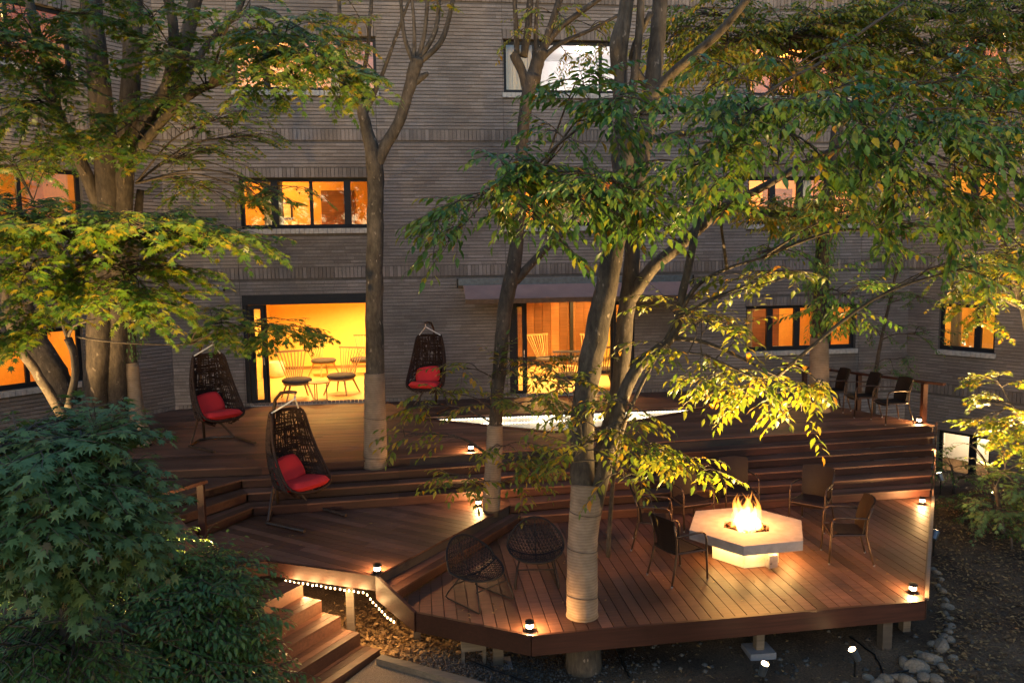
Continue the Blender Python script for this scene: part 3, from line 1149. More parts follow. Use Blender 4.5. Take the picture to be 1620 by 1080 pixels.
# sloping side board from the middle deck down to the lower deck
sl = MB()
n_ = Vector((-.71, -.70, 0)) * .045
a0, a1 = Vector((PA[0], PA[1], MID)), Vector((PC[0], PC[1], LOW + .0))
sl.add([a0, a1, a1 - Vector((0, 0, .24)), a0 - Vector((0, 0, .30)), a0 + n_, a1 + n_, a1 + n_ - Vector((0, 0, .24)), a0 + n_ - Vector((0, 0, .30))],
       [(0, 1, 2, 3), (7, 6, 5, 4), (0, 4, 5, 1), (3, 2, 6, 7), (0, 3, 7, 4), (1, 5, 6, 2)])
sl.obj('side_board', M['riser'], lower)
# posts carrying the decks
for p, h, w, mt in (((556, 1002), -.87, .10, 'timber'), ((660, 1008), -1.1, .09, 'timber'), ((788, 1052), -1.1, .12, 'timber'), ((1207, 1036), -1.1, .10, 'timber'),
                    ((1408, 1034), -1.1, .12, 'timber'), ((1440, 1010), -1.1, .10, 'timber')):
    g = gz(*p, GRD)
    if p[0] > 1100:
        g = g + Vector((0, .12, 0))
    o = MB().span((g.x - w / 2, g.y - w / 2, GRD - .1), (g.x + w / 2, g.y + w / 2, h)).obj('support_post', M[mt], lower)
    if p[0] in (788, 1207):
        MB().span((g.x - .16, g.y - .14, GRD - .05), (g.x + .16, g.y + .14, GRD + .03)).obj('post_footing', M['concrete'], lower)
for i in range(4):
    for j in range(3):
        x, y = 1.2 + i * 1.7, 9.6 + j * 1.1
        MB().span((x - .05, y - .05, GRD - .1), (x + .05, y + .05, LOW - .19)).obj('support_post', M['timber'], lower)

# garden stairs down to the path
stairs = link('garden_stairs', None, kind='structure')
D2, W2_ = Vector((.85, -.525)), Vector((-.60, -.80))
for k in range(5):
    R = Vector((-1.53, 9.54)) + D2 * .283 * k
    z = MID - .15 - .155 * k
    dep = .30 if k < 4 else .34
    LEN = 1.9
    for j in range(3):
        q0, q1 = -dep + j * dep / 3, -dep + (j + 1) * dep / 3 - .006
        pl = [R + D2 * q0, R + D2 * q1, R + D2 * q1 + W2_ * LEN, R + D2 * q0 + W2_ * LEN]
        MB().prism([(p.x, p.y) for p in pl], z - .03, z + random.uniform(-.001, .001)).obj('tread_board', M['stair'], stairs)
    pl = [R - D2 * .004, R - D2 * .03, R - D2 * .03 + W2_ * LEN, R - D2 * .004 + W2_ * LEN]
    MB().prism([(p.x, p.y) for p in pl], z - .16, z - .031).obj('riser', M['stair'], stairs)
    pl = [R - D2 * .032 + W2_ * .01, R - D2 * dep + W2_ * .01, R - D2 * dep + W2_ * .04, R - D2 * .032 + W2_ * .04]
    MB().prism([(p.x, p.y) for p in pl], GRD, z - .031).obj('stringer', M['riser'], stairs)

# timber edging of the path
a, b = gz(600, 1046, GRD + .08), gz(745, 1086, GRD + .08)
b = a + (b - a) * 1.6
edg = thing('timber_edging', 'long squared timber laid along the grit path below the stairs', 'timber', a)
MB().beam(a, b, .11, .13).obj('beam', M['timber'], edg, org=a)

# rails
def railing(name, label, tops, posts, zb, loc):
    r = thing(name, label, 'railing', loc)
    for a, b in zip(tops, tops[1:]):
        MB().beam(a, b, .11, .045).obj('top_rail', M['riser'], r, org=loc)
    for p, z0_, z1_ in posts:
        MB().span((p[0] - .045, p[1] - .045, z0_), (p[0] + .045, p[1] + .045, z1_)).obj('post', M['riser'], r, org=loc)
    return r


p0 = Vector((10.0, 13.95, .74))
p1 = Vector((8.50, 17.2, .74))
dv = (p0 - p1).normalized()
railing('deck_railing', 'brown wooden railing behind the three chairs on the upper deck', [p1, p0 + dv * .25],
        [((9.90, 14.02), -1.6, .715), ((9.32, 15.35), -.1, .715), ((8.75, 16.6), -.1, .715)], 0, Vector((9.9, 14.02, 0)))
q = gz(322, 850, MID)
t0 = Vector((q.x, q.y, MID + .80))
t1 = t0 + Vector((-.62, -.80, -.0)) * 1.5
railing('stair_railing', 'short brown wooden handrail at the left end of the middle deck', [t1, t0 + Vector((.05, .06, 0))],
        [((q.x, q.y), MID, MID + .775), ((t1.x, t1.y), -1.5, MID + .775)], 0, Vector((q.x, q.y, MID)))

# ------------------------------------------------------------------ lamps


def make_deck_lamp():
    r = thing('deck_lamp', '', 'lamp')
    MB().lathe([(0, 0), (.056, 0), (.056, .012), (.046, .016), (.046, .045), (0, .045)], n=18).obj('base', M['blackmetal'], r)
    MB().lathe([(0, .046), (.040, .046), (.040, .088), (0, .088)], n=18).obj('lens', M['lampglow'], r)
    MB().lathe([(0, .089), (.050, .089), (.052, .094), (.052, .112), (.046, .120), (0, .122)], n=18).obj('cap', M['blackmetal'], r)
    point_lamp('lamp_light', (0, 0, .067), 48, (1.0, .55, .20), .03, r)
    return r


dl = make_deck_lamp()
LAMPS = [((745, 713), UP, 'glowing little deck lamp on the upper deck edge behind the thin leaning tree'),
         ((1454, 669), UP, 'glowing little deck lamp at the foot of the upper railing post'),
         ((757, 800), MID, 'glowing little deck lamp beside the wrapped thin tree on the middle deck'),
         ((597, 906), MID, 'glowing little deck lamp on the front corner of the middle deck'),
         ((838, 997), LOW, 'glowing little deck lamp at the front corner below the two round lounge chairs'),
         ((1444, 937), LOW, 'glowing little deck lamp at the right front corner of the lower deck'),
         ((1459, 797), LOW, 'glowing little deck lamp at the right foot of the wide steps')]
for i, (p, z, lbl) in enumerate(LAMPS):
    o = dl if i == 0 else copy_tree(dl)
    o.location = gz(*p, z)
    o['label'] = lbl
    o['group'] = 'low round lamps along the deck edges'


def spot_fixture(loc, target, label, power, color=YELLOW, angle=75, lamp=True, size=1.0):
    r = thing('garden_spotlight', label, 'spotlight', loc, 0, 'spotlights aimed up into the trees')
    v = (Vector(target) - (Vector(loc) + Vector((0, 0, .22)))).normalized()
    c = Vector((0, 0, .22))
    MB().tube([(0, 0, -.1), (0, 0, .16), c], .012 * size, 8).obj('stake', M['blackmetal'], r)
    MB().tube([c - v * .07, c + v * .075], [.040 * size, .048 * size], 14).obj('housing', M['awningmetal'], r)
    MB().tube([c + v * .076, c + v * .080], .040 * size, 14).obj('lens', M['spotglow'], r)
    MB().tube([c + v * .083, c + v * .095], .050 * size, 14)
    if lamp:
        aim_lamp('spot_light', c + v * .10, c + v * 3, power * 8.5, color, angle, .8, .04, r)
    return r


g = gz(1352, 1064, GRD)
spot_fixture((g.x, g.y, GRD), (2.3, 8.3, 3.3), 'bright spotlight among the border stones below the lower deck', 520, angle=58)
g = gz(1207, 1088, GRD)
spot_fixture((g.x, g.y, GRD), (4.6, 6.6, 4.5), 'bright spotlight at the bottom edge in front of the lower deck', 150, angle=70)
g = Vector((7.75, 10.6, ground_z(7.75, 10.6) + .25))
spot_fixture(g, (10.5, 12.5, 2.5), 'grey spotlight head tilted up beside the right edge of the lower deck', 90, angle=80, size=1.2)
g = Vector((9.25, 12.55, -.95))
spot_fixture(g, (8.6, 14.6, 3.2), 'small lit spotlight against the right end of the wide steps', 160, angle=70)

# fallen-light string under the middle deck
_o = Vector((-.02, -.035, 0))
s_pts = [Vector((-1.80, 9.90, -.785)) + _o, Vector((PA[0] - .12, PA[1] + .03, -.785)) + _o * 1.6, gz(628, 981, -1.13) + _o]
st = thing('string_lights', 'string of warm bulbs hung under the edge board above the garden stairs', 'string lights', s_pts[0])
cab = [s_pts[0]]
bulb_me = MB().lathe([(0, -.014), (.010, -.010), (.0085, 0), (.007, .010), (0, .014)], n=8).mesh('bulb', M['bulb'], smooth=True)
for a, b, n in ((s_pts[0], s_pts[1], 18), (s_pts[1], s_pts[2], 10)):
    for k in range(n):
        p = a + (b - a) * ((k + .5) / n) + Vector((random.uniform(-.004, .004), -.03, random.uniform(-.006, .006)))
        if a is s_pts[1]:
            p.z -= .03 * math.sin(math.pi * (k + .5) / n)
        link('bulb', bulb_me, st, p - s_pts[0])
        cab.append(p + Vector((0, .004, .014)))
MB().tube(cab, .004, 5).obj('cable', M['blackmetal'], st, org=s_pts[0])
for f in (.1, .3, .5, .7, .9):
    point_lamp('bulb_light', (s_pts[1] - s_pts[0]) * f + Vector((-.02, -.05, -.03)), 13, (1.0, .58, .22), .05, st)
for f in (.3, .8):
    point_lamp('bulb_light', s_pts[1] + (s_pts[2] - s_pts[1]) * f - s_pts[0] + Vector((-.02, -.05, -.03)), 5, (1.0, .58, .22), .05, st)

# ------------------------------------------------------------------ fire table
TC = Vector((4.43, 9.93, LOW))
ft = thing('fire_table', 'hexagonal grey concrete fire table with a burning centre', 'fire table', TC)
A0 = math.radians(-116)
hexp = lambda r, k, z: Vector((r * math.cos(A0 + k * math.pi / 3), r * math.sin(A0 + k * math.pi / 3), z))
b = MB()
ZT, ZB = .43, .30
for k in range(6):
    o0, o1, i0, i1 = hexp(.84, k, ZT), hexp(.84, k + 1, ZT), hexp(.35, k, ZT), hexp(.35, k + 1, ZT)
    dz = Vector((0, 0, ZB - ZT))
    b.add([o0, o1, i1, i0, o0 + dz, o1 + dz, i1 + dz, i0 + dz], [(0, 1, 2, 3), (7, 6, 5, 4), (0, 4, 5, 1), (3, 2, 6, 7)])
slab = b.obj('slab', M['concrete'], ft)
for k in range(6):
    a, c = hexp(.50, k, 0), hexp(.50, k + 1, 0)
    dv = (c - a).normalized()
    a2, c2 = a + dv * (.0 if k in (5, 0) else .09), c - dv * (.0 if k in (5, 0) else .09)
    a3, c3 = a2 * .72, c2 * .72
    if k == 0:
        c2 = c - dv * .02
        c3 = c2 * .72
    MB().prism([(a2.x, a2.y), (c2.x, c2.y), (c3.x, c3.y), (a3.x, a3.y)], 0.004, ZB - .003).obj('base_block', M['block'], ft)
rp = hexp(.56, .62, .12)
MB().box((rp.x, rp.y, .13), (.13, .10, .17), Matrix.Rotation(A0 + math.pi / 3 * .62 + math.pi / 2, 3, 'Z')).obj('gas_box', M['steel'], ft)
MB().prism([(hexp(.37, k, 0).x, hexp(.37, k, 0).y) for k in range(6)], .30, .335).obj('fire_tray', M['blackmetal'], ft)
lg = MB()
for k in range(95):
    r, a = .31 * math.sqrt(random.random()), random.uniform(0, 6.28)
    p = Vector((r * math.cos(a), r * math.sin(a), .345 + random.uniform(0, .05)))
    th, el = random.uniform(0, 6.28), random.uniform(-.3, .3)
    d = Vector((math.cos(th), math.sin(th), el)) * random.uniform(.03, .07)
    lg.tube([p - d, p + Vector((0, 0, .008)), p + d], [.014, .020, .013], 6, jit=.2)
lg.obj('lava_logs', M['log'], ft, kind='stuff')
for k in (0, 1, 5):
    for f in (.3, .7):
        p = hexp(.66, k, .27).lerp(hexp(.66, k + 1, .27), f)
        point_lamp('under_table_light', p, 7, (1.0, .56, .16), .03, ft)

# flame: tongues of glowing gas; thicker gas shines brighter
fl = thing('flame', 'tall orange flames burning in the middle of the fire table', 'fire', TC + Vector((0, 0, .36)))


def gas(name, color, strength):
    t = NT(name)
    e = t.n('ShaderNodeEmission')
    e.inputs['Color'].default_value = (*color, 1)
    e.inputs['Strength'].default_value = strength
    t.l(e.outputs[0], t.out.inputs['Volume'])
    return t.m


M['gas_core'] = gas('flame core gas', (1.0, .54, .15), 24)
M['gas_edge'] = gas('flame edge gas', (1.0, .32, .045), 16)


def tongue(x, y, h, r, lean, mat, seed):
    rr = random.Random(seed)
    pts, rad = [], []
    n = 12
    ph, ph2 = rr.uniform(0, 6), rr.uniform(0, 6)
    for i in range(n + 1):
        f = i / n
        w = .035 * f * math.sin(f * 7 + ph)
        w2 = .035 * f * math.sin(f * 6 + ph2)
        pts.append((x * (1 - f * .35) + lean[0] * f * f + w, y * (1 - f * .35) + lean[1] * f * f + w2, h * f))
        rad.append(max(.002, r * (.55 + 1.1 * f * (1 - f) * 1.6) * (1 - f ** 1.6) + .002))
    MB().tube(pts, rad, 10, jit=.10).obj('flame_tongue', mat, fl, smooth=True)


rr = random.Random(5)
for i in range(11):
    a, q = rr.uniform(0, 6.28), .17 * math.sqrt(rr.random())
    tongue(q * math.cos(a), q * math.sin(a), rr.uniform(.18, .36), rr.uniform(.055, .09), (rr.uniform(-.05, .05), rr.uniform(-.05, .05)), M['gas_core'], 10 + i)
for i in range(26):
    a, q = rr.uniform(0, 6.28), .22 * math.sqrt(rr.random())
    tongue(q * math.cos(a), q * math.sin(a), rr.uniform(.34, .74) * (1 - q * 1.3), rr.uniform(.026, .06), (rr.uniform(-.08, .08), rr.uniform(-.08, .08)), M['gas_edge'], 40 + i)
point_lamp('fire_light', (0, 0, .55), 105, (1.0, .42, .10), .16, fl)

# ------------------------------------------------------------------ chairs round the fire


def make_armchair():
    r = thing('wicker_armchair', '', 'chair')
    n = 10
    # curved woven back, front is -Y
    b = MB()
    vs, fs = [], []
    for j in range(9):
        f = j / 8
        z = .40 + .46 * f
        yb = .20 + .10 * f * f + .02 * f
        hw = .205 + .035 * f
        for i in range(n + 1):
            a = (i / n - .5) * 2
            vs.append((a * hw, yb - .055 * a * a, z + .018 * (1 - a * a) * f))
    m = (n + 1) * 9
    vs2 = [(p[0], p[1] + .022, p[2]) for p in vs]
    for j in range(8):
        for i in range(n):
            q = j * (n + 1) + i
            fs += [(q, q + 1, q + n + 2, q + n + 1), (m + q + n + 1, m + q + n + 2, m + q + 1, m + q)]
    for i in range(n):
        fs += [(i + 1, i, m + i, m + i + 1), (8 * (n + 1) + i, 8 * (n + 1) + i + 1, m + 8 * (n + 1) + i + 1, m + 8 * (n + 1) + i)]
    for j in range(8):
        q = j * (n + 1)
        fs += [(q, q + n + 1, m + q + n + 1, m + q), (q + n + n + 1, q + n, m + q + n, m + q + n + n + 1)]
    b.add(vs + vs2, fs).obj('backrest', M['wicker'], r, smooth=False)
    s = MB()
    vs, fs = [], []
    for j in range(7):
        f = j / 6
        y = -.235 + .45 * f
        hw = .225 - .02 * f
        for i in range(9):
            a = (i / 8 - .5) * 2
            vs.append((a * hw, y - .025 * (1 - a * a) * (1 - f), .435 - .018 * math.sin(math.pi * f) - .012 * (1 - a * a) - (.05 if j == 0 else 0)))
    m = len(vs)
    vs2 = [(p[0] * .98, p[1] + .01, p[2] - .03) for p in vs]
    for j in range(6):
        for i in range(8):
            q = j * 9 + i
            fs += [(q, q + 1, q + 10, q + 9), (m + q + 9, m + q + 10, m + q + 1, m + q)]
    for i in range(8):
        fs += [(i + 1, i, m + i, m + i + 1), (54 + i, 55 + i, m + 55 + i, m + 54 + i)]
    for j in range(6):
        q = j * 9
        fs += [(q, q + 9, m + q + 9, m + q), (q + 17, q + 8, m + q + 8, m + q + 17)]
    s.add(vs + vs2, fs).obj('seat', M['wicker'], r)
    cap = MB().lathe([(0, 0), (.013, 0), (.014, .02), (.012, .024), (0, .024)], n=10).mesh('foot_cap', M['steel'])
    for sx in (-1, 1):
        # front leg flows into the arm
        leg = MB().tube([(sx * .265, -.27, .012), (sx * .262, -.255, .3), (sx * .262, -.245, .55), (sx * .262, -.225, .615)], .014, 8).obj('leg', M['bronze'], r, smooth=True)
        link('foot_cap', cap, leg, (sx * .265, -.27, 0))
        MB().tube([(sx * .262, -.225, .615), (sx * .262, -.18, .645), (sx * .262, -.05, .652), (sx * .255, .1, .648), (sx * .235, .215, .64)], .0135, 8).obj('arm', M['bronze'], r, smooth=True)
        leg = MB().tube([(sx * .245, .30, .012), (sx * .228, .235, .25), (sx * .215, .20, .42), (sx * .222, .21, .6), (sx * .236, .26, .80)], .0135, 8).obj('leg', M['bronze'], r, smooth=True)
        link('foot_cap', cap, leg, (sx * .245, .30, 0))
        MB().tube([(sx * .262, -.25, .40), (sx * .216, .20, .41)], .011, 6).obj('side_rail', M['bronze'], r)
    MB().tube([(-.262, -.25, .39), (.262, -.25, .39)], .011, 6).obj('front_rail', M['bronze'], r)
    return r


ac = make_armchair()


def face(dx, dy):
    """turn that points the front (-Y) along dx, dy"""
    return math.atan2(dx, -dy)


ARMS = [((3.27, 10.46), LOW, (1.0, -.35), 'dark wicker armchair facing right at the left side of the fire table', 0),
        ((3.25, 9.36), LOW, (.92, .36), 'dark wicker armchair seen from behind left in front of the fire table', 0),
        ((4.10, 11.25), LOW, (.20, -1.0), 'dark wicker armchair behind the fire table half under bright leaves', 0),
        ((5.02, 11.60), LOW, (-.10, -1.0), 'dark wicker armchair directly behind the flames against the steps', 0),
        ((5.93, 10.92), LOW, (-.72, -.70), 'dark wicker armchair right behind the fire table facing left front', 0),
        ((5.72, 9.60), LOW, (-.93, .30), 'dark wicker armchair in side view right of the fire table', 0),
        ((9.16, 13.92), UP, (-1.0, .05), 'dark armchair nearest the lamp of the three before the upper railing', 1),
        ((8.96, 14.62), UP, (-1.0, .12), 'dark armchair in the middle of the three before the upper railing', 1),
        ((8.72, 15.35), UP, (-1.0, .1), 'dark armchair nearest the wrapped tree before the upper railing', 1)]
for i, (p, z, d, lbl, g) in enumerate(ARMS):
    o = ac if i == 0 else copy_tree(ac)
    o.location = (*p, z)
    o.rotation_euler = (0, 0, face(*d))
    o['label'] = lbl
    o['group'] = 'armchairs lined up before the railing' if g else 'armchairs round the fire table'


def make_round_chair():
    r = thing('round_lounge_chair', '', 'chair')

    def shell(a, b_):
        """a across -1..1, b front(-1) to top(1)"""
        t_ = (b_ + 1) / 2
        if t_ < .5:
            f = t_ / .5
            y, z = -.36 + .50 * f, .40 - .05 * math.sin(f * 1.57)
        else:
            f = (t_ - .5) / .5
            y, z = .14 + .10 * math.sin(f * 1.57) + .13 * f, .35 + .47 * f - .10 * (1 - f) * f
        bowl = 1 - .0 * a
        return Vector((a * .40, y - .10 * a * a * (t_ > .35) * min(1, (t_ - .35) * 3), z + .14 * a * a * (1 - .6 * abs(2 * t_ - 1))))
    rim = [shell(math.cos(q), math.sin(q)) for q in [2 * math.pi * k / 40 for k in range(40)]]
    MB().tube(rim, .016, 8, closed=True).obj('rim', M['cord'], r, smooth=True)
    w = MB()
    # paired slanting cords and cross rows
    for fam in (0, 1, 2):
        ang = (0, math.radians(60), math.radians(-60))[fam]
        ca, sa = math.cos(ang), math.sin(ang)
        k = -0.94
        while k < .95:
            h = math.sqrt(max(0, 1 - k * k))
            pts = []
            for i in range(11):
                s = -h + 2 * h * i / 10
                a, b_ = ca * s - sa * k, sa * s + ca * k
                pts.append(shell(a, b_))
            w.tube(pts, .0045, 4)
            k += .105
    w.obj('woven_cords', M['cord'], r, kind='stuff')
    MB().tube([shell(x, -.18) + Vector((0, 0, .006)) for x in [-.98 + 1.96 * i / 12 for i in range(13)]], .008, 6).obj('seat_bar', M['cord'], r)
    MB().tube([shell(.0, -1 + 2 * i / 14) - Vector((0, 0, .01)) for i in range(15)], .008, 6).obj('spine', M['cord'], r)
    for sx in (-1, 1):
        MB().tube([(sx * .24, -.25, .39), (sx * .30, -.36, .10), (sx * .30, -.37, .03), (sx * .295, -.34, .012), (sx * .28, .0, .012), (sx * .27, .28, .012),
                   (sx * .27, .33, .03), (sx * .25, .30, .10), (sx * .20, .12, .34)], .011, 8).obj('sled_leg', M['cord'], r, smooth=True)
    MB().tube([(-.27, -.28, .27), (.27, -.28, .27)], .009, 6).obj('stretcher', M['cord'], r)
    MB().tube([(-.23, .21, .22), (.23, .21, .22)], .009, 6).obj('stretcher', M['cord'], r)
    return r


rc = make_round_chair()
for i, (p, d, lbl) in enumerate([((.62, 9.15), (.62, -.78), 'left black round woven lounge chair turned towards the right'),
                                 ((1.42, 9.62), (-.12, -1), 'right black round woven lounge chair facing front beside the wrapped trunk')]):
    o = rc if i == 0 else copy_tree(rc)
    o.location = (p[0], p[1] - .06, LOW)
    o.scale = (.92, .92, .88)
    o.rotation_euler = (0, 0, face(*d))
    o['label'] = lbl
    o['group'] = 'round lounge chairs on the lower deck'

# ------------------------------------------------------------------ hanging egg chairs


def make_hanging_chair():
    r = thing('hanging_chair', '', 'swing chair')
    # stand, front is -Y
    MB().tube([(-.46, -.22, .03), (-.12, .10, .03), (.12, .10, .03), (.46, -.22, .03)], .024, 8).obj('base_bar', M['bronze'], r)
    for sx in (-1, 1):
        MB().tube([(sx * .46, -.22, .03), (sx * .40, -.98, .03)], .024, 8).obj('foot', M['bronze'], r)
        MB().tube([(sx * .42, -.20, .04), (sx * .05, .06, .62)], .020, 8).obj('strut', M['bronze'], r)
    pole = [(0, .10, .03), (0, .11, .9), (0, .10, 1.55), (0, .04, 1.78), (0, -.10, 1.90), (0, -.30, 1.93), (0, -.44, 1.93)]
    MB().tube(pole, .026, 10).obj('pole', M['bronze'], r, smooth=True)
    def surf(t_, ph):
        """t_ from the seat (0) to the top (1), ph round the back from one front edge to the other"""
        u = 1 - t_
        w = .285 + .125 * u ** .8 + .035 * math.sin(math.pi * t_)
        dp = .22 + .50 * u ** 1.4
        yb = -.06 + .02 * t_ - .10 * u ** 3 + .07 * math.sin(math.pi * t_)
        cx, cy = math.sin(ph), math.cos(ph)
        x = w * math.copysign(abs(cx) ** .75, cx)
        y = yb - dp * (1 - max(0, cy) ** .75)
        z = .36 + 1.27 * t_
        if t_ < .14:
            q = math.sqrt(max(0, t_) / .14)
            x, y = x * q, (yb - dp * .55) + (y - (yb - dp * .55)) * q
        return Vector((x, y, z))
    wv = MB()
    rs = random.Random(3)
    HP = math.pi / 2

    def run(t_, ph, dt, dph, n, rad):
        pts = []
        for i in range(n):
            if not (0.01 <= t_ <= 1.0 and -HP <= ph <= HP):
                break
            pts.append(surf(t_, ph))
            t_ += dt
            ph += dph
        if len(pts) > 2:
            wv.tube(pts, rad, 4)
    for i in range(620):
        t_, ph = rs.uniform(.02, .98), rs.uniform(-HP, HP)
        kind = rs.random()
        if kind < .4:
            run(t_, ph, 0.0, .11 * rs.choice((-1, 1)), rs.randint(4, 8), .0095)
        elif kind < .8:
            run(t_, ph, .036 * rs.choice((-1, 1)), 0, rs.randint(4, 9), .0095)
        else:
            a = rs.uniform(0, 6.28)
            run(t_, ph, .036 * math.cos(a), .11 * math.sin(a), rs.randint(4, 8), .008)
    for i in range(-6, 7):
        run(.02, i * .24, .035, 0, 40, .007)
    for k in range(9):
        run(.06 + k * .115, -HP, 0, .098, 60, .007)
    wv.obj('woven_basket', M['rattan'], r, kind='stuff')
    rim = [surf(t_, -HP) for t_ in [.14 + .86 * k / 12 for k in range(12)]]
    rim += [surf(1, -HP + math.pi * k / 12) for k in range(12)]
    rim += [surf(t_, HP) for t_ in [1 - .86 * k / 12 for k in range(13)]]
    l0, l1 = surf(.14, HP), surf(.14, -HP)
    rim += [l0.lerp(l1, k / 8) + Vector((0, -.10 * math.sin(math.pi * k / 8), -.05 * math.sin(math.pi * k / 8))) for k in range(1, 8)]
    for _ in range(2):
        rim = [(rim[i - 1] + rim[i] * 2 + rim[(i + 1) % len(rim)]) / 4 for i in range(len(rim))]
    MB().tube(rim, .020, 8, closed=True).obj('rim', M['rattan'], r, smooth=True)
    # cushions
    def cushion(name, c, s, rot, seg=12):
        b = MB()
        vs, fs = [], []
        for side in (1, -1):
            for j in range(seg + 1):
                for i in range(seg + 1):
                    u, v_ = -1 + 2 * i / seg, -1 + 2 * j / seg
                    uu, vv = u * math.sqrt(1 - v_ * v_ * .28), v_ * math.sqrt(1 - u * u * .28)
                    h = (max(0, 1 - u ** 6) * max(0, 1 - v_ ** 6)) ** .45
                    vs.append(rot @ Vector((uu * s[0], vv * s[1], side * s[2] * h)) + Vector(c))
        m = (seg + 1) ** 2
        for j in range(seg):
            for i in range(seg):
                q = j * (seg + 1) + i
                fs += [(q, q + 1, q + seg + 2, q + seg + 1), (m + q + seg + 1, m + q + seg + 2, m + q + 1, m + q)]
        b.add(vs, fs).obj(name, M['red'], r, smooth=True)
    cushion('seat_cushion', (0, -.48, .56), (.36, .34, .075), Matrix.Rotation(-.10, 3, 'X'))
    cushion('back_cushion', (-.05, -.24, .74), (.29, .22, .07), Matrix.Rotation(math.radians(58), 3, 'X') @ Matrix.Rotation(.15, 3, 'Z'))
    hook = Vector((0, -.42, 1.90))
    tops = [surf(.99, 1.2), surf(.99, -1.2)]
    for q in tops:
        MB().tube([hook - Vector((0, 0, .06)), q], .012, 7).obj('rope', M['rope'], r)
    MB().tube([hook, hook - Vector((0, 0, .03)), hook - Vector((.012, 0, .07))], .012, 7).obj('hook', M['steel'], r)
    return r


hc = make_hanging_chair()
for i, (p, z, d, lbl) in enumerate([((-3.98, 14.70), UP, (.68, -.73), 'left hanging egg chair on the upper deck with a red cushion'),
                                    ((-2.18, 11.95), MID, (.75, -.66), 'nearest hanging egg chair standing on the middle deck'),
                                    ((.30, 17.45), UP, (-.38, -.92), 'hanging egg chair by the brick wall between the two doors')]):
    o = hc if i == 0 else copy_tree(hc)
    o.location = (*p, z)
    o.rotation_euler = (0, 0, face(*d))
    o['label'] = lbl
    o['group'] = 'hanging egg chairs with red cushions'

# ------------------------------------------------------------------ small things round the deck
g = gz(755, 1048, GRD)
eb = thing('electric_box', 'small pale control box on a slab below the lower deck edge', 'box', g)
MB().span((-.24, -.16, -.05), (.26, .18, .035)).obj('slab', M['concrete'], eb)
MB().span((-.19, -.10, .20), (.10, .02, .36)).obj('box_body', M['timber'], eb)
MB().span((-.19, -.10, .036), (-.15, -.06, .199)).obj('leg', M['timber'], eb)
MB().span((.06, -.10, .036), (.10, -.06, .199)).obj('leg', M['timber'], eb)
MB().span((-.05, .03, .38), (.28, .10, .45)).obj('cover', M['steel'], eb)
for k, (pts, lbl) in enumerate([([(700, 1030), (760, 1052), (820, 1070), (880, 1085)], 'black cable running over the gravel below the deck'),
                                ([(975, 1015), (985, 1045), (1000, 1075)], 'black cable hanging down behind the big trunk base'),
                                ([(1345, 1005), (1385, 1030), (1400, 1060), (1440, 1052), (1420, 1030)], 'looped black cable by the border stones')]):
    P_ = [gz(*p, GRD + .06) for p in pts]
    fine = []
    for a, b in zip(P_, P_[1:]):
        for j in range(6):
            p = a.lerp(b, j / 6)
            p.z = ground_z(p.x, p.y) + .015
            fine.append(p + Vector((random.uniform(-.012, .012), random.uniform(-.012, .012), 0)))
    c_ = thing('cable', lbl, 'cable', fine[0])
    MB().tube(fine, .011, 6).obj('cable_run', M['blackmetal'], c_, org=fine[0], smooth=True)
# ------------------------------------------------------------------ leaves, twigs and trees
def _tris(fs):
    out = []
    for f in fs:
        for i in range(1, len(f) - 1):
            out.append((f[0], f[i], f[i + 1]))
    return np.array(out, dtype=np.int32)


OV_V = np.array([(0, 0, 0), (.33, 0, -.02), (.68, 0, -.05), (1, 0, -.15), (.30, .205, .045), (.62, .165, .015), (.30, -.205, .045), (.62, -.165, .015)], dtype=np.float64)
OV_F = _tris([(0, 1, 4), (0, 6, 1), (1, 2, 5, 4), (1, 6, 7, 2), (2, 3, 5), (2, 7, 3)])


def _maple():
    v = [(.30, 0, .03)]
    lob = [(0, .76), (20, .30), (40, .68), (60, .27), (80, .55), (103, .20), (128, .34), (180, .24)]
    ring = lob + [(360 - a, r) for a, r in lob[1:-1]][::-1]
    for a, r in ring:
        a = math.radians(a)
        v.append((.30 + r * math.cos(a), r * math.sin(a), .02 - .22 * r * r))
    k = len(ring)
    return np.array(v, dtype=np.float64), _tris([(0, 1 + i, 1 + (i + 1) % k) for i in range(k)])


MP_V, MP_F = _maple()
PB_V = np.array([(1, 0, 0), (0, 1, 0), (-1, 0, 0), (0, -1, 0), (.1, .1, .7), (0, 0, -.6)], dtype=np.float64)
PB_F = _tris([(0, 1, 4), (1, 2, 4), (2, 3, 4), (3, 0, 4), (1, 0, 5), (2, 1, 5), (3, 2, 5), (0, 3, 5)])
LEAF = {'ovate': (OV_V, OV_F), 'maple': (MP_V, MP_F), 'pebble': (PB_V, PB_F)}


def np_mesh(name, V, F, mat, smooth=False):
    me = bpy.data.meshes.new(name)
    me.vertices.add(len(V))
    me.vertices.foreach_set('co', np.ascontiguousarray(V, dtype=np.float32).ravel())
    me.loops.add(F.size)
    me.loops.foreach_set('vertex_index', np.ascontiguousarray(F, dtype=np.int32).ravel())
    me.polygons.add(len(F))
    me.polygons.foreach_set('loop_start', np.arange(0, F.size, 3, dtype=np.int32))
    me.polygons.foreach_set('loop_total', np.full(len(F), 3, dtype=np.int32))
    if smooth:
        me.polygons.foreach_set('use_smooth', [True] * len(F))
    me.materials.append(mat)
    me.update(calc_edges=True)
    return me


def scatter_mesh(name, kind, P, R, S, mat, org):
    tv, tf = LEAF[kind]
    P, R, S = np.array(P), np.array(R), np.array(S)
    V = np.einsum('nij,kj->nki', R, tv) * S[:, None, None] + (P - np.array(org))[:, None, :]
    F = tf[None] + (np.arange(len(P)) * len(tv))[:, None, None]
    return np_mesh(name, V.reshape(-1, 3), F.reshape(-1, 3), mat)


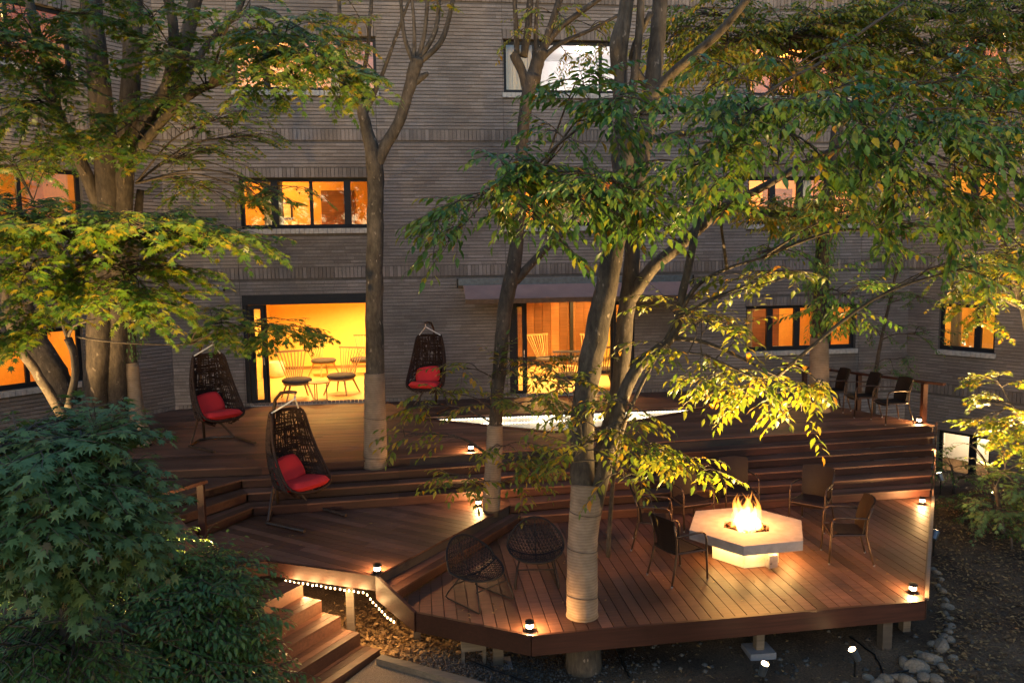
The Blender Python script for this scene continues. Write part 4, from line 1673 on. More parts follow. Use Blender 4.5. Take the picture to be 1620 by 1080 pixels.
def frame3(L, N):
    L = L.normalized()
    N = N - L * N.dot(L)
    if N.length < 1e-4:
        N = Vector((0, 0, 1)) - L * L.z
        if N.length < 1e-4:
            N = Vector((1, 0, 0))
    N.normalize()
    Yv = N.cross(L)
    return ((L.x, Yv.x, N.x), (L.y, Yv.y, N.y), (L.z, Yv.z, N.z))


def catmull(pts, rad, sub=4):
    P = [Vector(p) for p in pts]
    out, ro = [], []
    k = len(P)
    for i in range(k - 1):
        p0, p1, p2, p3 = P[max(i - 1, 0)], P[i], P[i + 1], P[min(i + 2, k - 1)]
        for j in range(sub):
            t_ = j / sub
            out.append(.5 * ((2 * p1) + (p2 - p0) * t_ + (2 * p0 - 5 * p1 + 4 * p2 - p3) * t_ * t_ + (3 * p1 - p0 - 3 * p2 + p3) * t_ ** 3))
            ro.append(rad[i] + (rad[i + 1] - rad[i]) * t_)
    out.append(P[-1])
    ro.append(rad[-1])
    return out, ro


LEAF_SHARED = {}
DENS = 1.5


class Tree:
    def __init__(self, name, label, cat, base, leaf='ovate', size=.1, mat='leaf_zelkova', bark='bark', seed=1, group=None, singles=300, dens=1.6):
        self.root = thing(name, label, cat, base, 0, group)
        self.org = Vector(base)
        self.kind, self.size, self.mat, self.barkm = leaf, size, mat, bark
        self.r = random.Random(seed)
        self.trunk, self.limb, self.tw = MB(), MB(), MB()
        self.P, self.R, self.S = [], [], []
        self.sk = []
        self.singles = singles
        self.dens = dens
        self.extra = []

    def stem(self, path, limb=False, n=12, jit=.05):
        """path of (px, py, Y, radius in metres)"""
        pts = [at(p[0], p[1], p[2]) for p in path]
        return self.stem3(pts, [p[3] for p in path], limb, n, jit)

    def stem3(self, pts, rad, limb=False, n=12, jit=.05):
        P_, R_ = catmull(pts, rad)
        if not limb:
            P_ = [p + Vector((self.r.uniform(-1, 1), self.r.uniform(-1, 1), 0)) * q * .06 for p, q in zip(P_, R_)]
        (self.limb if limb else self.trunk).tube(P_, R_, n if not limb else 7, jit=jit)
        self.sk += [(p, q) for p, q in zip(P_, R_)]
        return P_

    def wrap(self, path):
        pts, rad = catmull([at(p[0], p[1], p[2]) for p in path], [p[3] for p in path], 6)
        b = MB()
        pts = pts[:1] + pts + pts[-1:]
        rad = [rad[0] * .93] + rad + [rad[-1] * .93]
        b.tube(pts, [q * (1 + .015 * math.sin(i * 2.7)) for i, q in enumerate(rad)], 20, jit=.008)
        b.obj('trunk_wrap', M['wrap'], self.root, org=self.org, smooth=True)
        for q in range(4, len(pts) - 4, 7):
            a_ = pts[q]
            ring = [a_ + Vector((math.cos(w_) * rad[q] * 1.04, math.sin(w_) * rad[q] * 1.04, .02 * math.sin(w_ + q))) for w_ in [2 * math.pi * k / 22 for k in range(22)]]
            MB().tube(ring, .0045, 5, closed=True).obj('tie_string', M['twig'], self.root, org=self.org)
        for q in (1, len(pts) - 2):
            bb = MB()
            bb.tube([pts[q] + (pts[q - 1 if q > 1 else q + 1] - pts[q]) * f for f in (-.04, .10)], rad[q] * 1.035, 20)
            bb.obj('wrap_band', M['wrap'], self.root, org=self.org, smooth=True)

    def leaf(self, p, L, N, s):
        self.P.append(tuple(p))
        self.R.append(frame3(L, N))
        self.S.append(s)

    def spray(self, p, d, length, n, size, droop=.5, flat=False):
        r = self.r
        d = d.normalized()
        pts = [p]
        k = 5
        for i in range(k):
            d = (d + Vector((0, 0, -droop * .16)) + Vector((r.uniform(-.12, .12), r.uniform(-.12, .12), r.uniform(-.08, .08)))).normalized()
            pts.append(pts[-1] + d * length / k)
        self.tw.tube(pts, [.0035, .003, .0028, .0025, .002, .0015], 4)
        for i in range(n):
            f = (i + .6) / n
            q = min(int(f * k), k - 1)
            b_ = pts[q].lerp(pts[q + 1], f * k - q)
            dd = (pts[q + 1] - pts[q]).normalized()
            side = dd.cross(Vector((0, 0, 1)))
            if side.length < .1:
                side = Vector((1, 0, 0))
            side = side.normalized() * (1 if i % 2 else -1)
            if i == n - 1:
                side *= .1
            if flat:
                L = dd * .55 + side * r.uniform(.5, 1.0) + Vector((0, 0, -r.uniform(.1, .5)))
                N = Vector((r.uniform(-.35, .35), r.uniform(-.35, .35), 1))
            else:
                L = dd * .6 + side * r.uniform(.4, .8) + Vector((0, 0, -droop * r.uniform(.5, 1.5)))
                N = Vector((r.uniform(-.5, .5), r.uniform(-.5, .5), 1)) + side * .3
            self.leaf(b_ + L.normalized() * size * .18, L, N, size * r.uniform(.55, 1.22) * (.8 + .2 * math.sin(math.pi * f)))

    def blob(self, px, py, Y, rx, ry, rd, n, anchor=None, size=None, droop=None, flat=None, hang=0.0, branch=True):
        """a leafy bough: a branch to the middle of the ellipsoid, side branches through it, sprays on those"""
        r = self.r
        size = size or self.size
        flat = (self.kind == 'maple') if flat is None else flat
        droop = (.25 if flat else .36) if droop is None else droop
        c = at(px, py, Y)
        sc = depth_scale(c) / FPX
        ex, ez = rx * sc, ry * sc
        if anchor is not None:
            a = at(*anchor)
        else:
            best = min(self.sk, key=lambda q: (q[0] - c).length + max(0, q[0].z - c.z + .3) * .6)
            a = best[0]
        ar = min(.022, .007 + .007 * (a - c).length)
        if branch:
            mid = a.lerp(c, .5) + Vector((r.uniform(-.1, .1), r.uniform(-.1, .1), .12 * (a - c).length))
            bp, br = catmull([a, mid, c], [ar, ar * .7, ar * .35], 6)
            self.limb.tube(bp, br, 6, jit=.06)
        else:
            bp = [c, c]
        n = int(n * self.dens)
        left = n
        nsub = max(4, int(n / 4))
        for s in range(nsub):
            o = bp[r.randint(len(bp) // 2, len(bp) - 1)]
            th = r.uniform(0, 6.283)
            rho = r.uniform(.45, 1.0)
            zz = r.uniform(-1, 1)
            e = c + Vector((ex * rho * math.cos(th), rd * rho * math.sin(th), ez * zz * (1 - .3 * rho * rho) - hang * rho))
            m2 = o.lerp(e, .5) + Vector((0, 0, .10 * (e - o).length))
            sp, sr = catmull([o, m2, e], [.008, .006, .003], 4)
            self.limb.tube(sp, sr, 5)
            k = max(1, int(round(left / (nsub - s))))
            left -= k
            for j in range(k):
                f = r.uniform(.25, 1.0) if j else 1.0
                q = min(int(f * (len(sp) - 1)), len(sp) - 2)
                b_ = sp[q].lerp(sp[q + 1], f * (len(sp) - 1) - q)
                dd = (sp[q + 1] - sp[q]).normalized()
                sd = Vector((-dd.y, dd.x, 0)) * r.uniform(-1.1, 1.1)
                d = dd * .8 + sd + Vector((0, 0, r.uniform(-.35, .25)))
                self.spray(b_, d, size * r.uniform(2.6, 4.2), r.randint(7, 11), size, droop, flat)

    def ivy(self, path, n, size=.05):
        pts, rad = catmull([at(p[0], p[1], p[2]) for p in path], [p[3] for p in path], 6)
        for i in range(n):
            f = self.r.random() * (len(pts) - 1)
            q = int(f)
            p = pts[q].lerp(pts[q + 1], f - q)
            a = self.r.uniform(0, 6.283)
            o = Vector((math.cos(a), math.sin(a), 0))
            self.leaf(p + o * rad[q] * self.r.uniform(.6, 1.15), Vector((o.x * .3, o.y * .3, -1)), o + Vector((0, 0, .4)), size * self.r.uniform(.7, 1.3))

    def done(self):
        M_ = self.barkm
        if self.trunk.v:
            self.trunk.obj('trunk', M[M_], self.root, org=self.org, smooth=True)
        if self.limb.v:
            self.limb.obj('branches', M[M_], self.root, org=self.org, smooth=True, kind='stuff')
        if self.tw.v:
            self.tw.obj('twigs', M['twig'], self.root, org=self.org, kind='stuff')
        if not self.P:
            return
        P, S = np.array(self.P), np.array(self.S)
        q = (P - np.array(CAM)) @ np.array(ROT)
        zc = np.maximum(q[:, 2], .1)
        u, v_ = 810 + FPX * q[:, 0] / zc, 540 + FPX * q[:, 1] / zc
        inview = (u > 0) & (u < 1620) & (v_ > 0) & (v_ < 1080)
        scr = np.where(inview, S / zc * FPX, 0)
        order = np.argsort(-scr)
        single = order[:self.singles]
        single = [i for i in single if scr[i] > 9]
        mask = np.ones(len(P), bool)
        mask[single] = False
        mt = M[self.mat]
        key = (self.kind, self.mat)
        if key not in LEAF_SHARED:
            LEAF_SHARED[key] = np_mesh('leaf', LEAF[self.kind][0], LEAF[self.kind][1], mt)
        lm = LEAF_SHARED[key]
        for i in single:
            o = bpy.data.objects.new('leaf', lm)
            R3 = Matrix(self.R[i]) * self.S[i]
            m = R3.to_4x4()
            m.translation = Vector(self.P[i]) - self.org
            o.matrix_basis = m
            COL.objects.link(o)
            o.parent = self.root
        idx = np.nonzero(mask)[0]
        if len(idx):
            me = scatter_mesh('foliage', self.kind, P[idx], np.array(self.R)[idx], S[idx], mt, self.org)
            link('foliage', me, self.root, kind='stuff')


def base_at(px, py, z):
    return gz(px, py, z)


# ---- the large many-stemmed maple on the left
bz = Vector((-5.75, 14.2, -.2))
T = Tree('maple_tree', 'big many-stemmed maple with dark trunks rising left of the red-cushioned egg chair', 'tree', bz, 'maple', .115, 'leaf_maple', 'barkdark', 11, dens=2.6)
T.stem([(150, 715, 14.2, .24), (150, 640, 14.2, .205), (153, 560, 14.2, .19), (163, 430, 14.2, .19), (172, 330, 14.2, .22), (163, 200, 14.1, .20), (150, 70, 13.9, .17), (138, -60, 13.7, .15)])
T.stem([(182, 705, 14.4, .22), (182, 560, 14.4, .19), (184, 430, 14.3, .18), (195, 300, 14.2, .17), (206, 150, 14.1, .16), (214, -40, 14, .14)])
T.stem([(178, 300, 14.2, .14), (200, 250, 14.2, .13), (235, 185, 14.2, .13), (280, 110, 14.1, .12), (318, -30, 14, .10)])
T.stem([(228, 200, 14.2, .10), (262, 140, 13.8, .09), (275, 60, 13.5, .085), (262, -20, 13.3, .08)], True)
T.stem([(210, 250, 14.2, .09), (262, 185, 13.6, .075), (310, 145, 13.3, .07), (372, 122, 13.1, .055)], True)
T.stem([(240, 215, 14.2, .08), (290, 130, 14.5, .07), (330, 70, 14.6, .06), (375, 20, 14.7, .05), (390, -20, 14.8, .045)], True)
T.stem([(165, 345, 14.2, .13), (130, 260, 14.0, .10), (95, 190, 13.6, .09), (75, 110, 13.3, .08), (52, 30, 13, .07), (40, -30, 13, .06)])
T.stem([(88, 170, 13.5, .06), (50, 130, 13.2, .05), (-10, 100, 13, .04)], True)
T.stem([(105, 640, 14.5, .24), (88, 600, 14.5, .24), (66, 560, 14.6, .23), (40, 510, 14.7, .2), (15, 420, 14.8, .18)])
T.stem([(104, 665, 13.6, .085), (80, 625, 13.5, .08), (55, 585, 13.4, .075), (30, 548, 13.2, .07), (12, 500, 13.1, .065), (4, 440, 13, .05)])
T.stem([(108, 645, 12.6, .06), (118, 600, 12.6, .055), (117, 560, 12.6, .055), (107, 535, 12.6, .06)])
for e in ([(107, 535, 12.6, .03), (98, 510, 12.5, .02), (95, 485, 12.4, .014)], [(107, 535, 12.6, .03), (118, 515, 12.4, .02), (150, 505, 12.2, .014)],
          [(107, 535, 12.6, .03), (112, 500, 12.6, .022), (100, 470, 12.4, .016), (112, 500, 12.6, .016)],
          [(120, 532, 12.6, .02), (180, 541, 12.4, .014), (260, 545, 12.2, .010), (345, 543, 12.1, .008)],
          [(-20, 560, 12, .05), (10, 490, 11, .04), (60, 470, 10.5, .03), (140, 405, 10, .02)],
          [(60, 470, 10.5, .03), (75, 500, 10.4, .02), (40, 440, 10.0, .02)]):
    T.stem(e, True)
for b in [(90, 365, 9.6, 125, 34, 1.0, 62), (230, 358, 9.6, 125, 26, .9, 58), (350, 378, 9.8, 80, 18, .7, 26), (55, 430, 9.6, 80, 34, .9, 30),
          (205, 435, 10, 120, 22, .8, 36), (185, 482, 10, 80, 30, .7, 26), (245, 478, 10, 55, 22, .5, 14), (35, 500, 10.4, 60, 26, .7, 18),
          (55, 535, 10, 50, 18, .5, 9), (20, 350, 9.0, 60, 30, .8, 18), (60, 320, 9.8, 60, 18, .8, 12),
          (178, 215, 12.6, 62, 20, .6, 16), (150, 195, 12.6, 40, 14, .5, 8), (205, 245, 12.4, 50, 14, .5, 8),
          (60, 75, 12, 80, 46, 1.0, 34), (50, 170, 12.6, 70, 50, 1.0, 24), (20, 20, 12, 60, 40, .9, 22),
          (290, 92, 12.4, 95, 26, .8, 26), (250, 60, 12.4, 50, 24, .8, 10),
          (420, 128, 9.6, 60, 26, .6, 20), (485, 100, 9.6, 90, 26, .6, 30), (540, 120, 9.6, 55, 18, .5, 16), (450, 60, 9.8, 80, 26, .7, 18), (560, 142, 9.6, 50, 12, .4, 10),
          (400, 25, 9.8, 70, 26, .7, 14),
          (110, 130, 12.6, 60, 30, .8, 22), (10, 70, 11.4, 50, 40, .8, 22), (140, 20, 12.4, 60, 30, .8, 20), (240, 20, 12.6, 60, 26, .8, 18), (340, 45, 12.6, 50, 24, .7, 16), (110, 235, 12.4, 60, 26, .7, 18), (20, 250, 12, 50, 34, .8, 20), (270, 160, 13, 60, 24, .7, 16), (20, 170, 11.6, 40, 30, .6, 14),
          (355, 510, 12, 55, 24, .5, 20), (445, 522, 12, 62, 20, .5, 22), (330, 535, 12, 35, 10, .4, 6)]:
    anc = None
    if b[1] > 490 and b[0] > 300:
        anc = (300, 545, 12.2)
    elif b[0] > 390 and b[1] < 200:
        anc = (330, 140, 13.2)
    T.blob(*b[:6], b[6], anchor=anc)
for b in [(340, 190, 14.2, 100, 30, .7, 22), (400, 215, 14.4, 50, 14, .5, 8), (300, 250, 14.4, 110, 34, .7, 20), (330, 300, 14.6, 110, 26, .6, 18), (70, 260, 14.6, 100, 40, .8, 18),
          (450, 308, 13.4, 70, 14, .4, 9), (420, 318, 13.4, 50, 12, .4, 7)]:
    T.blob(*b[:6], b[6] * 2, size=.075, anchor=(215, 290, 14.2) if b[0] > 200 else (120, 240, 13.9))
T.done()

# wrapped young tree left of the steps
bz = gz(226, 705, UP)
T = Tree('ivy_clad_tree', 'thin ivy clad trunk wrapped in tape at the left end of the upper deck', 'tree', bz, 'ovate', .07, 'leaf_dark', 'barkdark', 12, singles=0)
T.stem([(226, 706, bz.y, .15), (215, 640, bz.y, .12), (207, 570, bz.y, .11), (204, 480, bz.y, .10), (215, 380, bz.y, .08), (222, 300, bz.y, .06)])
T.wrap([(225, 702, bz.y, .165), (222, 680, bz.y, .15), (214, 640, bz.y, .135), (207, 574, bz.y, .125)])
T.ivy([(206, 570, bz.y, .15), (206, 500, bz.y, .2), (212, 420, bz.y, .2)], 420, .065)
T.done()

# ---- forked tree
Yt = 12.85
bz = gz(595, 752, -.29)
bz = Vector((at(595, 700, Yt).x, Yt, -.30))
T = Tree('forked_tree', 'slender forked tree with a bare grey trunk standing in front of the left door', 'tree', bz, 'maple', .10, 'leaf_yellow', 'bark', 21)
T.stem([(594, 756, Yt, .15), (594, 700, Yt, .16), (593, 590, Yt, .150), (592, 480, Yt, .145), (594, 380, Yt, .135), (594, 300, Yt, .13), (592, 255, Yt, .135), (580, 205, Yt, .095), (571, 165, Yt, .085), (566, 150, Yt, .10)], n=14)
T.stem([(594, 262, Yt, .12), (610, 230, Yt, .095), (630, 195, Yt, .09), (645, 150, Yt, .09), (655, 112, Yt, .105), (660, 95, Yt, .11)], n=14)
T.stem([(645, 140, Yt, .06), (668, 122, Yt, .05), (677, 116, Yt, .03)])
for e in ([(655, 100, Yt, .045), (640, 60, Yt, .035), (634, 0, Yt, .028), (632, -40, Yt, .025)], [(655, 95, Yt, .04), (655, 40, Yt, .03), (648, -40, Yt, .025)],
          [(660, 95, Yt, .045), (672, 50, Yt, .035), (678, -30, Yt, .028)], [(662, 95, Yt, .045), (690, 45, Yt, .04), (694, -30, Yt, .03)],
          [(662, 100, Yt, .05), (695, 70, Yt, .045), (710, 30, Yt, .04), (722, -30, Yt, .03)],
          [(568, 150, Yt, .05), (556, 110, Yt, .04), (540, 70, Yt, .035), (536, -20, Yt, .03)], [(566, 150, Yt, .04), (580, 90, Yt, .035), (586, 20, Yt, .03), (590, -30, Yt, .03)],
          [(575, 185, Yt, .05), (600, 130, Yt, .035), (622, 70, Yt, .03), (640, 20, Yt, .025), (660, -30, Yt, .02)],
          [(565, 150, Yt, .05), (540, 120, Yt, .04), (520, 90, Yt, .03), (505, 60, Yt, .025)]):
    T.stem(e, True)
T.wrap([(594, 738, Yt, .20), (594, 700, Yt, .19), (593, 640, Yt, .175), (592, 590, Yt, .165)])
for b in [(548, 60, 12.4, 40, 34, .5, 18), (560, 25, 12.4, 50, 24, .5, 14), (575, 100, 12.2, 30, 20, .4, 8), (520, 20, 12.4, 40, 24, .5, 12), (690, 5, 12.6, 25, 10, .3, 4)]:
    T.blob(*b)
T.done()

# ---- thin leaning tree
Yt = 11.54
bz = gz(778, 808, MID)
T = Tree('leaning_tree', 'thin dark tree leaning past the awning with a wrapped foot on the middle deck', 'tree', bz, 'ovate', .13, 'leaf_yellow', 'barkdark', 31, dens=1.3)
T.stem([(777, 815, Yt, .13), (779, 760, Yt, .115), (783, 690, Yt, .105), (787, 620, Yt, .10), (793, 550, Yt, .105), (800, 480, Yt, .11), (811, 430, Yt, .115), (820, 350, Yt, .095), (824, 260, Yt, .09), (829, 190, Yt, .088), (836, 150, Yt, .10), (842, 120, Yt, .13)], n=14)
T.stem([(836, 150, Yt, .08), (826, 115, Yt, .07), (816, 92, Yt, .075), (812, 84, Yt, .06)])
T.stem([(842, 130, Yt, .11), (850, 100, Yt, .10), (856, 82, Yt, .11)])
for e in ([(815, 445, Yt, .07), (845, 412, Yt, .062), (872, 385, Yt, .055), (896, 362, Yt, .05), (925, 320, Yt, .04)],
          [(818, 95, Yt, .045), (816, 40, Yt, .035), (812, -40, Yt, .03)], [(828, 90, Yt, .065), (836, 40, Yt, .055), (840, -40, Yt, .045)],
          [(850, 90, Yt, .05), (848, 40, Yt, .03), (852, -30, Yt, .02)], [(856, 85, Yt, .06), (872, 40, Yt, .055), (895, -30, Yt, .045)],
          [(856, 88, Yt, .05), (880, 50, Yt, .045), (925, 15, Yt, .04), (990, -30, Yt, .03)], [(856, 95, Yt, .045), (885, 70, Yt, .035), (940, 45, Yt, .028), (1000, 12, Yt, .02)]):
    T.stem(e, True)
T.wrap([(777, 804, Yt, .14), (779, 760, Yt, .132), (782, 715, Yt, .128), (783, 672, Yt, .12)])
for b in [(800, 585, 11.0, 55, 16, .5, 14), (735, 583, 11.2, 38, 9, .4, 6), (765, 638, 11.0, 50, 16, .4, 14), (840, 635, 11.0, 50, 16, .4, 12), (865, 575, 11.1, 30, 12, .4, 8),
          (800, 705, 10.9, 40, 14, .4, 10), (845, 735, 10.8, 40, 22, .4, 16), (830, 760, 10.8, 22, 12, .3, 6), (735, 760, 11.0, 40, 12, .4, 10), (705, 772, 11.0, 20, 6, .3, 3), (875, 720, 10.9, 18, 10, .3, 4)]:
    T.blob(*b, flat=True, droop=.4)
for b in [(690, 622, 11.6, 45, 12, .4, 8), (660, 645, 11.6, 35, 12, .4, 8), (640, 690, 11.6, 25, 10, .3, 5), (690, 690, 11.6, 30, 8, .3, 4)]:
    T.blob(*b)
for b in [(870, 20, 11.6, 60, 24, .6, 16), (930, 40, 11.6, 50, 20, .6, 12), (830, 50, 11.6, 30, 30, .4, 8), (960, 80, 11.6, 50, 20, .5, 10), (900, 90, 11.6, 40, 14, .4, 6)]:
    T.blob(*b, size=.085)
T.done()

# ---- the central tree with the wrapped foot
Yt = 8.45
bz = gz(922, 975, LOW)
T = Tree('wrapped_tree', 'large three-stemmed tree with a tape wrapped foot beside the lounge chairs', 'tree', bz, 'ovate', .118, 'leaf_zelkova', 'bark', 41, dens=1.4)
T.stem([(925, 1090, Yt, .24), (922, 1020, Yt, .20), (921, 960, Yt, .155), (922, 880, Yt, .14), (924, 800, Yt, .14), (921, 730, 8.6, .14), (922, 660, 8.7, .135), (932, 590, 8.8, .14), (946, 520, 8.8, .14), (960, 450, 8.8, .13), (972, 380, 8.8, .122), (984, 300, 8.8, .115), (988, 240, 8.8, .15), (988, 215, 8.8, .17)], n=16)
T.stem([(934, 820, 8.5, .10), (948, 740, 8.7, .12), (962, 690, 8.9, .115), (978, 620, 9.0, .10), (985, 560, 9.0, .10), (990, 500, 9.0, .10), (998, 440, 9.0, .10), (1002, 370, 9.0, .09), (1010, 280, 9.0, .10), (1018, 220, 9.0, .12), (1030, 150, 9.0, .10), (1040, 60, 9.0, .09), (1045, -40, 9, .08)], n=14)
T.stem([(930, 850, Yt, .08), (945, 785, 8.4, .085), (960, 725, 8.3, .088), (975, 665, 8.25, .080), (990, 615, 8.2, .072), (1010, 580, 8.15, .066), (1035, 557, 8.1, .055), (1062, 535, 8.1, .048), (1074, 505, 8.1, .045), (1078, 470, 8.1, .045), (1090, 420, 8.1, .042), (1099, 370, 8.1, .038), (1105, 335, 8.1, .035), (1112, 290, 8, .03)])
T.stem([(998, 470, 9.0, .09), (1012, 450, 8.9, .080), (1035, 420, 8.8, .075), (1068, 395, 8.6, .07), (1105, 362, 8.4, .06), (1145, 328, 8.2, .05), (1200, 300, 7.8, .04), (1290, 250, 7.4, .03), (1380, 215, 7.0, .022)])
for e in ([(985, 215, 8.8, .07), (978, 150, 8.8, .06), (985, 80, 8.7, .055), (1000, -30, 8.6, .05)], [(992, 215, 8.8, .06), (1003, 130, 8.8, .05), (1012, 40, 8.7, .045), (1015, -40, 8.7, .04)],
          [(980, 110, 8.8, .10), (976, 70, 8.7, .085), (988, 20, 8.7, .07), (995, -40, 8.6, .06)],
          [(1025, 160, 9.0, .07), (1060, 120, 8.8, .06), (1100, 85, 8.4, .05), (1140, 50, 8.1, .045), (1190, -10, 7.8, .04)],
          [(1018, 225, 9, .05), (1060, 215, 8.6, .04), (1130, 205, 8.0, .03), (1240, 200, 7.2, .025)],
          [(1025, 140, 9, .05), (1000, 90, 8.9, .04), (1030, 20, 8.7, .035)],
          [(1078, 490, 8.1, .03), (1105, 450, 8.0, .024), (1150, 425, 7.9, .018), (1205, 408, 7.8, .012)],
          [(1085, 500, 8.1, .02), (1120, 475, 8.0, .016), (1190, 448, 7.9, .010)],
          [(1066, 535, 8.1, .028), (1110, 540, 8.0, .022), (1160, 560, 7.9, .018), (1230, 595, 7.7, .012)],
          [(984, 330, 8.8, .05), (930, 280, 8.3, .035), (860, 265, 7.8, .025), (780, 300, 7.4, .016)],
          [(1130, 205, 8.0, .018), (1240, 130, 7.4, .018), (1290, 105, 7.2, .018), (1350, 60, 7, .016), (1430, 5, 7, .012)]):
    T.stem(e, True)
T.wrap([(921, 972, Yt, .185), (921, 900, Yt, .178), (922, 850, Yt, .172), (927, 800, 8.45, .185), (929, 768, 8.5, .19)])
# big leaves hanging near the lens
for b in [(745, 318, 7.4, 60, 26, .4, 22), (705, 385, 7.3, 24, 16, .3, 6), (700, 355, 7.3, 28, 14, .3, 6), (800, 292, 7.4, 85, 34, .5, 34), (880, 280, 7.3, 80, 36, .5, 32), (790, 262, 7.4, 50, 20, .4, 12),
          (840, 335, 7.3, 80, 28, .5, 22), (930, 325, 7.0, 80, 34, .5, 30), (890, 215, 7.5, 30, 30, .4, 8), (870, 375, 7.2, 30, 14, .4, 6), (915, 120, 7.2, 45, 26, .4, 14), (960, 165, 6.9, 60, 26, .5, 18)]:
    T.blob(*b)
for b in [(1000, 300, 6.5, 90, 44, .6, 34), (1090, 262, 6.3, 100, 44, .6, 38), (1050, 180, 6.4, 95, 40, .6, 30), (1175, 200, 6.2, 105, 50, .6, 42), (1280, 175, 6.2, 105, 50, .6, 40),
          (1380, 195, 6.2, 100, 52, .6, 40), (1480, 225, 6.2, 95, 50, .6, 36), (1570, 265, 6.2, 80, 60, .6, 34), (1230, 262, 6.4, 110, 36, .6, 30), (1140, 318, 6.6, 70, 22, .5, 16),
          (1360, 285, 6.5, 95, 32, .6, 24), (1450, 330, 6.5, 85, 34, .6, 22), (1570, 360, 6.5, 70, 40, .6, 20), (1440, 375, 6.8, 60, 22, .5, 14), (1540, 420, 6.8, 50, 26, .5, 14), (1600, 330, 6.4, 40, 40, .5, 14), (1480, 130, 6.6, 90, 34, .6, 20), (1590, 180, 6.6, 50, 40, .6, 14), (1260, 100, 6.9, 80, 26, .5, 12), (1150, 120, 6.9, 60, 26, .5, 10), (1330, 345, 6.9, 60, 18, .5, 10), (1010, 355, 6.8, 60, 18, .5, 10)]:
    T.blob(*b)
T.done()

# uplight on the front stem's leaves put into yellower leaf colour, on an added sapling
bz = Vector((2.55, 8.1, GRD))
T = Tree('uplit_leaf_sapling', 'added yellow-green sapling carrying the uplit leaves of the wrapped tree', 'tree', gz(962, 880, LOW), 'ovate', .115, 'leaf_yellow', 'bark', 51, dens=1.15)
T.stem([(962, 880, 9.6, .03), (968, 780, 9.4, .028), (980, 700, 8.6, .025), (1000, 640, 8.1, .02), (1040, 560, 8.0, .018), (1072, 500, 7.95, .016), (1100, 450, 7.9, .01)])
for e in ([(980, 700, 8.6, .018), (1040, 715, 8.3, .014), (1100, 740, 8.0, .008)], [(985, 690, 8.5, .016), (930, 700, 8.2, .012), (900, 730, 8.0, .008)],
          [(1040, 560, 8.0, .014), (1110, 560, 7.8, .012), (1200, 600, 7.6, .010), (1290, 620, 7.5, .008)], [(1072, 500, 7.95, .014), (1140, 470, 7.7, .01), (1240, 440, 7.6, .008)]):
    T.stem(e, True)
for b in [(1062, 478, 8.0, 30, 16, .3, 8), (1050, 545, 7.9, 45, 12, .3, 10), (1095, 508, 7.9, 30, 16, .3, 8), (905, 608, 8.0, 55, 18, .4, 18), (985, 640, 7.9, 50, 16, .4, 10), (955, 678, 7.9, 60, 16, .4, 18), (930, 712, 7.9, 45, 16, .4, 14),
          (1015, 700, 7.8, 45, 16, .4, 14), (1065, 728, 7.8, 45, 14, .3, 14), (1112, 745, 7.8, 22, 9, .3, 5), (890, 650, 8.0, 26, 12, .3, 6), (985, 755, 7.8, 50, 10, .3, 6),
          (1118, 598, 7.7, 40, 18, .3, 9), (1110, 562, 7.8, 26, 14, .3, 5), (1165, 590, 7.7, 40, 18, .3, 10), (1180, 622, 7.6, 50, 18, .4, 14), (1240, 610, 7.6, 55, 24, .4, 20), (1290, 600, 7.5, 35, 20, .4, 10),
          (1268, 650, 7.6, 24, 12, .3, 5), (1160, 525, 7.8, 40, 18, .4, 9), (1190, 440, 7.7, 60, 18, .4, 12), (1250, 435, 7.7, 50, 18, .4, 10), (1130, 510, 7.8, 26, 12, .3, 5)]:
    T.blob(*b, flat=True, droop=.45)
T.done()

# ---- tree at the right end of the upper deck
Yt = 15.2
bz = gz(1296, 652, UP)
T = Tree('ivy_tree', 'tree with dark ivy and a wrapped foot beside the three armchairs on the upper deck', 'tree', bz, 'ovate', .14, 'leaf_zelkova', 'barkdark', 61)
T.stem([(1296, 656, Yt, .2), (1296, 560, Yt, .165), (1298, 480, Yt, .15), (1303, 390, Yt, .14), (1312, 300, Yt, .13), (1325, 200, Yt, .11), (1345, 80, Yt, .09), (1360, -40, Yt, .08)])
T.wrap([(1296, 650, Yt, .225), (1296, 600, Yt, .20), (1296, 534, Yt, .185)])
T.stem([(1310, 330, Yt, .06), (1270, 380, 14.8, .045), (1200, 400, 14.4, .03)], True)
T.stem([(1325, 200, Yt, .05), (1420, 120, 14.6, .04), (1530, 60, 14, .03)], True)
T.stem([(1335, 140, Yt, .05), (1260, 60, 14.6, .04), (1160, 20, 14, .03)], True)
T.ivy([(1298, 540, Yt, .18), (1302, 440, Yt, .24), (1306, 370, Yt, .26)], 700, .085)
for b in [(1310, 440, 13.6, 55, 24, .6, 18), (1340, 470, 13.4, 50, 26, .6, 20), (1300, 495, 13.4, 40, 20, .5, 12), (1365, 500, 13.6, 26, 10, .4, 4), (1220, 395, 14.4, 55, 18, .5, 12), (1290, 345, 14.2, 80, 30, .8, 24), (1240, 340, 14, 60, 24, .6, 14), (1370, 350, 14, 70, 26, .6, 16)]:
    T.blob(*b)
T.done()
